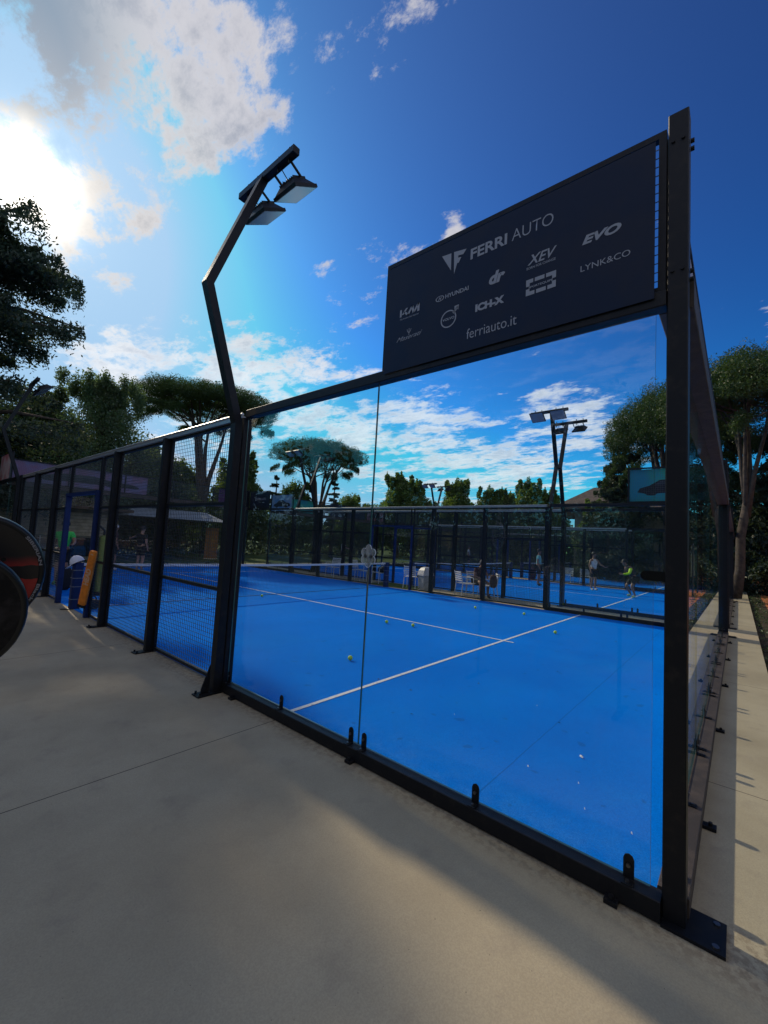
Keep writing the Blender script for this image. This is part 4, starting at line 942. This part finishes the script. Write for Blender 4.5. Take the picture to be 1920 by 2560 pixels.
def umbrella_pine(label, loc, rad, top, bot, base_split, seed, n=26000, leaf=.26, lean_=(0, 0), m=None, stems=5, tr_=None):
    t = thing('umbrella_pine', label, 'tree', loc, group='umbrella pines'); r = random.Random(seed); L = Leaves(seed)
    lx, ly = lean_
    k = 60; tot = 0; cl_ = []
    for i in range(k):
        rr = rad*math.sqrt((i+.5)/k)*.86; a = i*2.39996+r.uniform(-.2, .2); e = rr/rad
        cr = rad*r.uniform(.17, .25)
        z = bot+(top-bot)*(.52*math.sqrt(max(0, 1-e*e*1.1)) + .20) + r.uniform(-.06, .06)*(top-bot)
        cl_.append((lx+rr*math.cos(a), ly+rr*math.sin(a), z, cr))
    for x, y, z, cr in cl_:
        L.clump((x, y, z), (cr, cr, (top-bot)*.27), n//k, leaf, .6, .5)
    for i in range(16):
        a = r.uniform(0, 6.28); rr = rad*r.uniform(.5, .8); p = Vector((lx+rr*math.cos(a), ly+rr*math.sin(a), bot+.25*(top-bot)))
        L.bough(p, p+Vector((rad*.22*math.cos(a), rad*.22*math.sin(a), -(top-bot)*r.uniform(.02, .22))), rad*.3, .35, n//110, leaf)
    link('crown', L.data('crown', m or L_pine, .3), t)
    tr = MB(); tr0 = tr_ or .028*top
    sx, sy = lx*.35, ly*.35
    tr.tube([(0, 0, 0), (sx*.2+.08, sy*.3-.06, base_split*.3), (sx*.7-.06, sy*.6+.05, base_split*.65), (sx, sy, base_split), (sx, sy, base_split*1.06)], [tr0*1.3, tr0, tr0*.92, tr0*.85, tr0*.4], 12)
    for i in range(stems):
        x, y, z, cr = cl_[(i*5+4) % k]
        x, y = lx+(x-lx)*.75, ly+(y-ly)*.75
        p0 = Vector((sx, sy, base_split*(.86+.03*(i % 4)))); p3 = Vector((x, y, z)); mdl = p0.lerp(p3, .5)+Vector((r.uniform(-.3, .3), r.uniform(-.3, .3), (z-base_split)*.12))
        tr.tube([p0, p0.lerp(mdl, .5)+Vector((r.uniform(-.15, .15), r.uniform(-.15, .15), 0)), mdl, p3], [tr0*.72, tr0*.5, tr0*.36, tr0*.12], 8)
        for q in range(4):
            x2, y2, z2, c2 = cl_[r.randrange(k)]
            if math.hypot(x2-x, y2-y) > rad*.75: continue
            p4 = Vector((x2, y2, z2-.2)); ps = mdl.lerp(p3, r.uniform(0, .5)); tr.tube([ps, ps.lerp(p4, .5)+Vector((0, 0, -.15)), p4], [tr0*.22, tr0*.15, tr0*.06], 6)
    link('trunk', tr.data('trunk', barkl if 'pale' in label else bark, True), t); return t

def layered(label, name, loc, h, wid, seed, n=30000, leaf=.22, m=None, z0=.15, gap=1.0, tiers=13, top_w=.18, group=None, flat=.13, droop=.1):
    """cedar: tiers of spreading flat boughs"""
    t = thing(name, label, 'tree', loc, group=group); r = random.Random(seed); L = Leaves(seed); tr = MB()
    tr.tube([(0, 0, 0), (.1, .05, h*.5), (0, 0, h*.97)], [h*.028, h*.018, h*.004], 10)
    bl = []
    for i in range(tiers):
        f = i/(tiers-1); z = h*(z0+(1-z0)*f*.97); w_ = wid*(top_w+(1-top_w)*(1-f)**.8)*r.uniform(.75, 1.15)
        for j in range(r.randint(4, 6)):
            a = r.uniform(0, 6.28); l = w_*r.uniform(.6, 1.1)
            bl.append((z+r.uniform(-.2, .2), a, l))
    for z, a, l in bl:
        p0 = Vector((0, 0, z)); p1 = Vector((l*math.cos(a), l*math.sin(a), z+l*.10-droop*l))
        tr.tube([p0, p0.lerp(p1, .5)+Vector((0, 0, l*.06)), p1], [h*.008+.01, h*.005+.008, .012], 6)
        L.bough(p0, p1, l, flat, int(n/len(bl)), leaf)
    for q in range(5): a = q*1.26; L.bough(Vector((0, 0, h*.95)), Vector((wid*top_w*.7*math.cos(a), wid*top_w*.7*math.sin(a), h*r.uniform(.95, 1.0))), wid*top_w*.7, flat, n//60, leaf)
    link('crown', L.data('crown', m or L_cedar, .38, .4), t); link('trunk', tr.data('trunk', bark, True), t); return t

def broad(label, name, loc, h, wid, seed, n=16000, leaf=.22, m=None, group=None, z0=.25, spikes=5, trunk_h=None, shell=.3, k=80):
    t = thing(name, label, 'tree', loc, group=group); r = random.Random(seed); L = Leaves(seed); tr = MB()
    tr.tube([(0, 0, 0), (.05*h*.2, 0, h*.3), (0, 0, h*.75)], [h*.022, h*.016, h*.005], 8)
    for i in range(k):
        f = (i+.5)/k; z = h*(z0+(1-z0)*f*.88); prof = math.sin(math.pi*min(1, .18+.80*f))**.7
        a = i*2.4+r.uniform(-.4, .4); rr = wid*prof*r.uniform(.25, .72); s_ = wid*r.uniform(.15, .29)
        c = (rr*math.cos(a), rr*math.sin(a), z); L.clump(c, (s_, s_, s_*r.uniform(.9, 1.7)), n//k, leaf, shell*.5)
        tr.tube([(0, 0, z*.72), (c[0]*.5, c[1]*.5, z*.9), c], [h*.007+.01, h*.005+.008, .01], 5)
    for i in range(spikes):
        a = r.uniform(0, 6.28); rr = wid*r.uniform(.0, .55); L.clump((rr*math.cos(a), rr*math.sin(a), h*r.uniform(.9, 1.0)), (wid*.09, wid*.09, h*r.uniform(.05, .1)), n//90, leaf, .05)
    link('crown', L.data('crown', m or L_broad, .6, .2), t); link('trunk', tr.data('trunk', bark, True), t); return t

# left: cedar under the sun, darker companions, feathery tree
layered('huge dark cedar with layered boughs under the sun at the left edge', 'cedar_tree', at(88.0, 23.5), 13.3, 5.5, 11, 140000, .17, z0=.22, tiers=16, top_w=.78, flat=.11, group='cedars')
layered('unseen second cedar left of the view, added to shade the foreground', 'cedar_tree', at(98, 21), 15.0, 5.0, 12, 120000, .18, z0=.25, tiers=12, top_w=.5, flat=.2, group='cedars')  # out of view on the left, added to cast shade on the near paving
broad('dense dark round tree at the foot of the huge cedar', 'dark_tree', at(80.5, 36), 10.6, 5.4, 21, 60000, .19, L_dark, z0=.08, spikes=2, shell=.25)
broad('pale feathery tree between the cedar and the wide umbrella pine', 'feathery_tree', at(74.6, 31), 10.6, 4.3, 22, 60000, .12, L_feath, z0=.12, spikes=40, shell=.1, k=90)
broad('dark leafy tree behind the mesh fence left of the wide pine trunks', 'dark_tree', at(70, 33), 7.2, 4.6, 23, 26000, .24, L_dark, z0=.08, spikes=5)
umbrella_pine('wide flat umbrella pine behind the bent lamp pole', at(63.8, 40), 6.4, 14.35, 11.2, 4.2, 31, 150000, .13, stems=6, tr_=.42)
umbrella_pine('smaller domed umbrella pine seen through the glass', at(49.4, 45), 5.2, 12.2, 8.6, 3.2, 32, 120000, .13, stems=9, tr_=.30)
layered('small tiered cedar left of the smaller umbrella pine', 'cedar_tree', at(54.9, 47), 8.4, 3.0, 13, 11000, .2, z0=.15, tiers=9, top_w=.12, flat=.07, group='cedars')
layered('small dark conifer against the right side of the smaller pine trunk', 'cedar_tree', at(47.2, 42), 7.6, 1.5, 14, 8000, .2, z0=.2, tiers=11, top_w=.35, flat=.1, group='cedars')
# broadleaf row
bt = broad('leafy tree just right of the near lamp post behind the mesh', 'broadleaf_tree', at(59.6, 44), 9.6, 3.4, 41, 24000, .27, None, group='leafy trees behind the courts', spikes=6)
bu = broad('yellow green tree behind the light blue car banner', 'broadleaf_tree', at(52.6, 46), 7.4, 3.4, 42, 20000, .27, None, group='leafy trees behind the courts', spikes=3)
bv = broad('pointed leafy tree right of the glass joint above the fence', 'broadleaf_tree', at(38.2, 52), 9.9, 3.3, 43, 24000, .27, None, group='leafy trees behind the courts', spikes=22)
for src, lab, az, d, s_, rz in ((bv, 'second pointed leafy tree close right of the glass joint', 36.0, 54, .95, 1.0), (bu, 'low round tree left of the glass joint below the wires of cloud', 42.4, 54, .86, 2.0), (bu, 'rounded tree between the smaller pine and the glass joint', 45.0, 56, 1.02, 1.3),
                               (bv, 'pointed tree behind the distant twin lamp', 30.5, 55, 1.0, 2.2), (bu, 'low bush tree between the pointed trees and the distant lamp', 33.2, 56, .86, 0.4), (bv, 'tree with notched top above the mirrored racket', 26.3, 56, .93, 3.1), (bv, 'slim leafy tree right of the notched one', 24.2, 58, .92, 4.0),
                               (bv, 'leafy tree left of the crossing lamp poles', 21.4, 55, 1.02, 5.0), (bv, 'leafy tree right between the crossing lamp poles and the roof', 18.6, 57, .92, .7), (bt, 'olive green tree hiding the right part of the roof', 13.2, 40, .66, 2.6), (bu, 'low leafy tree closing the gap left of the distant lamp', 34.4, 60, 1.0, 5.2), (bu, 'low leafy tree under the low clouds left of the notched tree', 28.3, 60, 1.0, 4.4), (bu, 'low leafy tree between the slim tree and the pole pair', 22.8, 60, 1.05, 2.8), (bu, 'low leafy tree just left of the pointed pair by the joint', 40.2, 60, 1.0, .9), (bu, 'low tree beyond the far left court end', 66.5, 44, 1.1, 3.6), (bt, 'leafy tree glimpsed through the near mesh panels', 68.0, 45, .75, 1.9)):
    copy_tree(src, lab, at(az, d), rz, scale=(s_, s_, s_))
# right side
umbrella_pine('big rounded pine seen through the right part of the near glass', at(6.0, 34), 4.3, 13.5, 6.6, 4.0, 33, 150000, .13, stems=5, m=L_pine)
layered('dark drooping cedar below the big rounded pine', 'cedar_tree', at(10.4, 36), 9.4, 3.8, 15, 100000, .17, z0=.08, tiers=13, top_w=.35, flat=.16, group='cedars')
layered('low dark cedar in front of the roof', 'cedar_tree', at(12.0, 33), 6.3, 3.6, 16, 90000, .16, z0=.1, tiers=11, top_w=.3, flat=.14, group='cedars')
umbrella_pine('tall pale trunked umbrella pine over the path at the right edge', at(0.35, 26), 4.4, 11.9, 7.4, 4.6, 34, 150000, .11, stems=5, lean_=(.4, -1.3), tr_=.2)
rp = layered('dark fir like tree behind the right edge pine', 'cedar_tree', at(-5, 33), 9.5, 5.0, 17, 90000, .22, z0=.04, tiers=14, top_w=.7, flat=.2, group='cedars')
copy_tree(rp, 'dark tree filling the gap behind the path on the right', at(2.0, 48), 1.5); copy_tree(rp, 'dark tree between the edge pine and the big rounded pine', at(4.6, 52), 2.5)
copy_tree(rp, 'dark tree beyond the path end at the far right', at(-.5, 58), .5, scale=(.8, .8, .8))
copy_tree(rp, 'dark evergreen beyond the clay court right of the frame', at(-14, 36), 4.0)
for az, d, s_, lab in ((200, 30, 1.3, 'tall dark tree far behind the viewer on the left'), (235, 28, 1.1, 'dark tree behind the viewer mirrored in the glass'), (170, 26, 1.2, 'dark tree left behind the viewer'), (262, 25, 1.0, 'tree behind the viewer beside the clay court')):
    copy_tree(rp, lab, at(az, d), az*.1, scale=(s_, s_, s_))
# tall hedge masses behind the courts
hg = Leaves(77)
def hedge_run(pts, h, w_, n, leaf=.3):
    for (a, b) in zip(pts, pts[1:]):
        d = math.hypot(b[0]-a[0], b[1]-a[1]); k = max(1, int(d/w_))
        for i in range(k):
            f = (i+.5)/k; hh = h*(.85+.3*hg.r.random()); hg.clump((a[0]+(b[0]-a[0])*f, a[1]+(b[1]-a[1])*f, hh*.45), (w_*.75, w_*.75, hh*.55), n, leaf, .45)
hedge_run([(-16, 33), (-4, 30.5)], 4.0, 2.2, 1500, .26); hedge_run([(4, 33), (12, 34), (24, 36), (40, 37)], 4.2, 2.4, 1300, .3)
hedge_run([(42, 36), (46, 24), (47, 10), (45, 3)], 4.2, 2.6, 1500, .32); hedge_run([(45, 3), (56, -1), (62, -8), (60, -30)], 4.0, 2.8, 1100, .34)
hedge_run([(-16, 33), (-24, 20), (-26, 0), (-22, -16), (-8, -24), (10, -33), (40, -34), (60, -30)], 10.5, 3.4, 3600, .42)  # unseen run behind the camera, raised to darken reflections in the glass
hm_ = link('hedge', hg.data('hedge', L_dark, .6), None); tag(hm_, 'dark green hedge and undergrowth closing off the court grounds', kind='stuff')
# far wood
fw_ = Leaves(78)
for az in range(-60, 300, 4):
    d = 85+fw_.r.random()*20; x, y, _ = at(az, d); hh = 5.0+3*fw_.r.random(); fw_.clump((x, y, hh*.5), (4.5, 4.5, hh*.55), 900, .7, .4)
tag(link('far_wood', fw_.data('far_wood', L_dark, .7), None), 'distant dark wood behind all the trees', kind='stuff')

# ---------------------------------------------------------------- buildings
wallm = mat('render_wall', (.30, .25, .19), .85, bump=(30, .4), var=((.24, .20, .15), 1.2, .4, .6))
roofm = mat('roof_tiles', (.10, .075, .06), .8, bump=(12, .8), var=((.16, .11, .085), 3, .4, .6))
woodm = mat('wood_siding', (.66, .50, .35), .7, bump=(25, .4), var=((.5, .37, .25), 4, .4, .6)); darkg = mat('dark_window', (.02, .022, .025), .15)
h0 = thing('house', 'house with broad brown hipped roof right of the crossing lamp poles', 'house', at(9.6, 47), R(10))
MB().box(-5, 5, -4.6, 4.6, 0, 6.0).build('wall', wallm, h0)
MB().add([(-6.2, -6.4, 5.7), (6.2, -6.4, 5.7), (6.2, 6.4, 5.7), (-6.2, 6.4, 5.7), (-6.2, -6.4, 5.9), (6.2, -6.4, 5.9), (6.2, 6.4, 5.9), (-6.2, 6.4, 5.9), (-2.8, -3.2, 8.1), (2.8, -3.2, 8.1), (2.8, 3.2, 8.1), (-2.8, 3.2, 8.1)],
         [(3, 2, 1, 0), (0, 1, 5, 4), (1, 2, 6, 5), (2, 3, 7, 6), (3, 0, 4, 7), (4, 5, 9, 8), (5, 6, 10, 9), (6, 7, 11, 10), (7, 4, 8, 11), (8, 9, 10, 11)]).build('roof', roofm, h0)
for y in (-3, 0, 3): 
    f_ = MB().box(-5.04, -5.0, y-.6, y+.6, 3.4, 4.9).build('window', darkg, h0)
t = thing('antenna_mast', 'slim mast with two white antenna panels above the dark cedar', 'antenna', at(11.6, 60), 0)
MB().tube([(0, 0, 0), (0, 0, 17.4)], .12, 8).build('mast', mat('galvanised', (.3, .3, .31), .5, .5), t)
for y in (-.75, .35): MB().box(-.3, .1, y, y+.55, 15.6, 17.6, bev=.03).build('antenna_panel', white, t)
h1 = thing('clubhouse', 'low clubhouse with beige boards seen through the fence at far left', 'building', (1.0, 25.5, -.1), 0)
MB().box(-6, 4.5, 0, 3, 0, 2.6).build('wall', wallm, h1)
sd = MB()
for k in range(7): sd.box(-6.01, 4.51, -.03-.004*(k % 2), -.004, 1.25+k*.17, 1.40+k*.17)
sd.build('board_cladding', woodm, h1)
MB().add([(-6.6, -.7, 2.6), (5.1, -.7, 2.6), (5.1, 3.6, 2.6), (-6.6, 3.6, 2.6), (-6.6, -.7, 2.75), (5.1, -.7, 2.75), (5.1, 3.6, 2.75), (-6.6, 3.6, 2.75)], [(3, 2, 1, 0), (0, 1, 5, 4), (1, 2, 6, 5), (2, 3, 7, 6), (3, 0, 4, 7), (4, 5, 6, 7)]).build('roof', roofm, h1)
for x in (-5, -2.6, -.2, 2.2):
    f_ = MB().box(x, x+1.5, -.05, -.031, .2, 1.15).build('window', darkg, h1)
    MB().box(x-.05, x, -.06, -.02, .15, 1.2).box(x+1.5, x+1.55, -.06, -.02, .15, 1.2).build('window_frame', white, f_)
t = thing('gazebo', 'pale grey canopy roof behind the second near mesh panel', 'gazebo', (9.2, 27.5, -.1), 0)
MB().add([(-3, -1.6, 2.5), (3, -1.6, 2.5), (3, 1.6, 2.5), (-3, 1.6, 2.5), (-2.3, 0, 3.1), (2.3, 0, 3.1)], [(3, 2, 1, 0), (0, 1, 5, 4), (1, 2, 5), (2, 3, 4, 5), (3, 0, 4)]).build('canopy', mat('canopy_grey', (.28, .31, .36), .7), t)
for x in (-2.8, 2.8):
    for y in (-1.4, 1.4): MB().tube([(x, y, 0), (x, y, 2.5)], .05, 8).build('pole', black, t)
for x_, wd_ in ((5.6, .5), (11.8, .45)):
    t = thing('wooden_door_panel', 'orange brown wooden panel standing %s' % ('behind the first near mesh panel' if x_ > 8 else 'behind the second near mesh panel'), 'panel', (x_, 27.0, -.1), 0)
    m = MB()
    for k in range(5): m.box(-wd_+k*wd_*.4, -wd_+k*wd_*.4+wd_*.38, -.02, .02, .05, 2.1)
    m.build('boards', mat('orange_wood', (.34, .14, .035), .7, var=((.24, .10, .03), 6, .4, .6)), t); MB().box(-wd_-.03, wd_+.03, -.03, .03, 0, .05).build('sill', woodm, t)

# ---------------------------------------------------------------- path side: clay court fence, screens, parasols, hose
t = thing('clay_court_fence', 'dark post and rail fence along the clay court beyond the path', 'fence', (0, -1.45, -.1))
for x in (9, 11.2, 14, 17, 20, 23, 26, 29, 32, 36, 40): MB().tube([(x, 0, 0), (x, 0, 1.5 if x < 12 else 2.6)], .04, 8).build('post', black, t)
m = MB(); mesh_wires(m, 9, 12.9, 0.05, 1.4, 0, 1, .1, .002); m.build('wire_mesh', wire, t)
t = thing('windscreen', 'dark green windscreen cloth on the clay court fence', 'screen', (0, -1.6, -.1))
sm_ = mat('screen_cloth', (.012, .022, .018), .8, bump=(40, .6))
vs = []; N_ = 60
for i in range(N_+1):
    x = 24+i*.6; yy = .05*math.sin(i*1.3); vs += [(x, yy, .9), (x, yy, 2.5)]
MB().add(vs, [(2*i, 2*i+2, 2*i+3, 2*i+1) for i in range(N_)]).build('screen_cloth', sm_, t); 
MB().tube([(24, 0, 2.5), (60, 0, 2.5)], .03, 6).build('top_wire', black, t)
lp = MB()
for i in range(5): lp.box(60.4+i*.01, 60.5+i*.01, -30+i*6, -24.2+i*6, 0, 3.0)
tag(lp.build('windscreen', sm_), 'far dark windscreen closing the end of the clay court', 'screen')
pm = mat('parasol_cloth', (.7, .7, .68), .8, bump=(20, .5))
for i, (x, y) in enumerate(((28.5, -2.9), (29.2, -2.25), (29.8, -1.95), (30.4, -1.75))):
    t = thing('folded_parasol', ('nearest', 'second', 'third', 'farthest')[i]+' folded white parasol of the row beside the clay court', 'parasol', (x, y, -.1), group='folded parasols by the clay court')
    MB().lathe([(.05, .95), (.17, 1.05), (.13, 1.6), (.16, 1.7), (.10, 2.3), (.02, 2.5)], n=10).build('canopy', pm, t); MB().tube([(0, 0, 0), (0, 0, 2.55)], .025, 8).build('pole', black, t); MB().lathe([(0, 0), (.25, 0), (.25, .05), (0, .07)], n=12).build('base', black, t)
hy = MB().tube([(15.0, -1.75, 1.0), (15.2, -1.8, .5), (15.6, -1.85, .1), (16.4, -1.95, -.05), (17.6, -1.9, .0), (18.0, -1.8, .6), (18.1, -1.7, 1.1)], .03, 8)
tag(hy.build('garden_hose', mat('yellow_hose', (.62, .48, .03), .4), smooth=True), 'yellow hose looped over the clay court fence', 'hose')
dirt = Leaves(91)
for i in range(260):
    x = random.Random(i).uniform(5.5, 40); y = -.7-random.Random(i+900).random()**1.6*.8
    dirt.clump((x, y, -.06), (.12, .10, .08), 10, .06, .1)
tag(link('weeds', dirt.data('weeds', L_dark, .5), None), 'weeds and leaf litter along the path edge', kind='stuff')
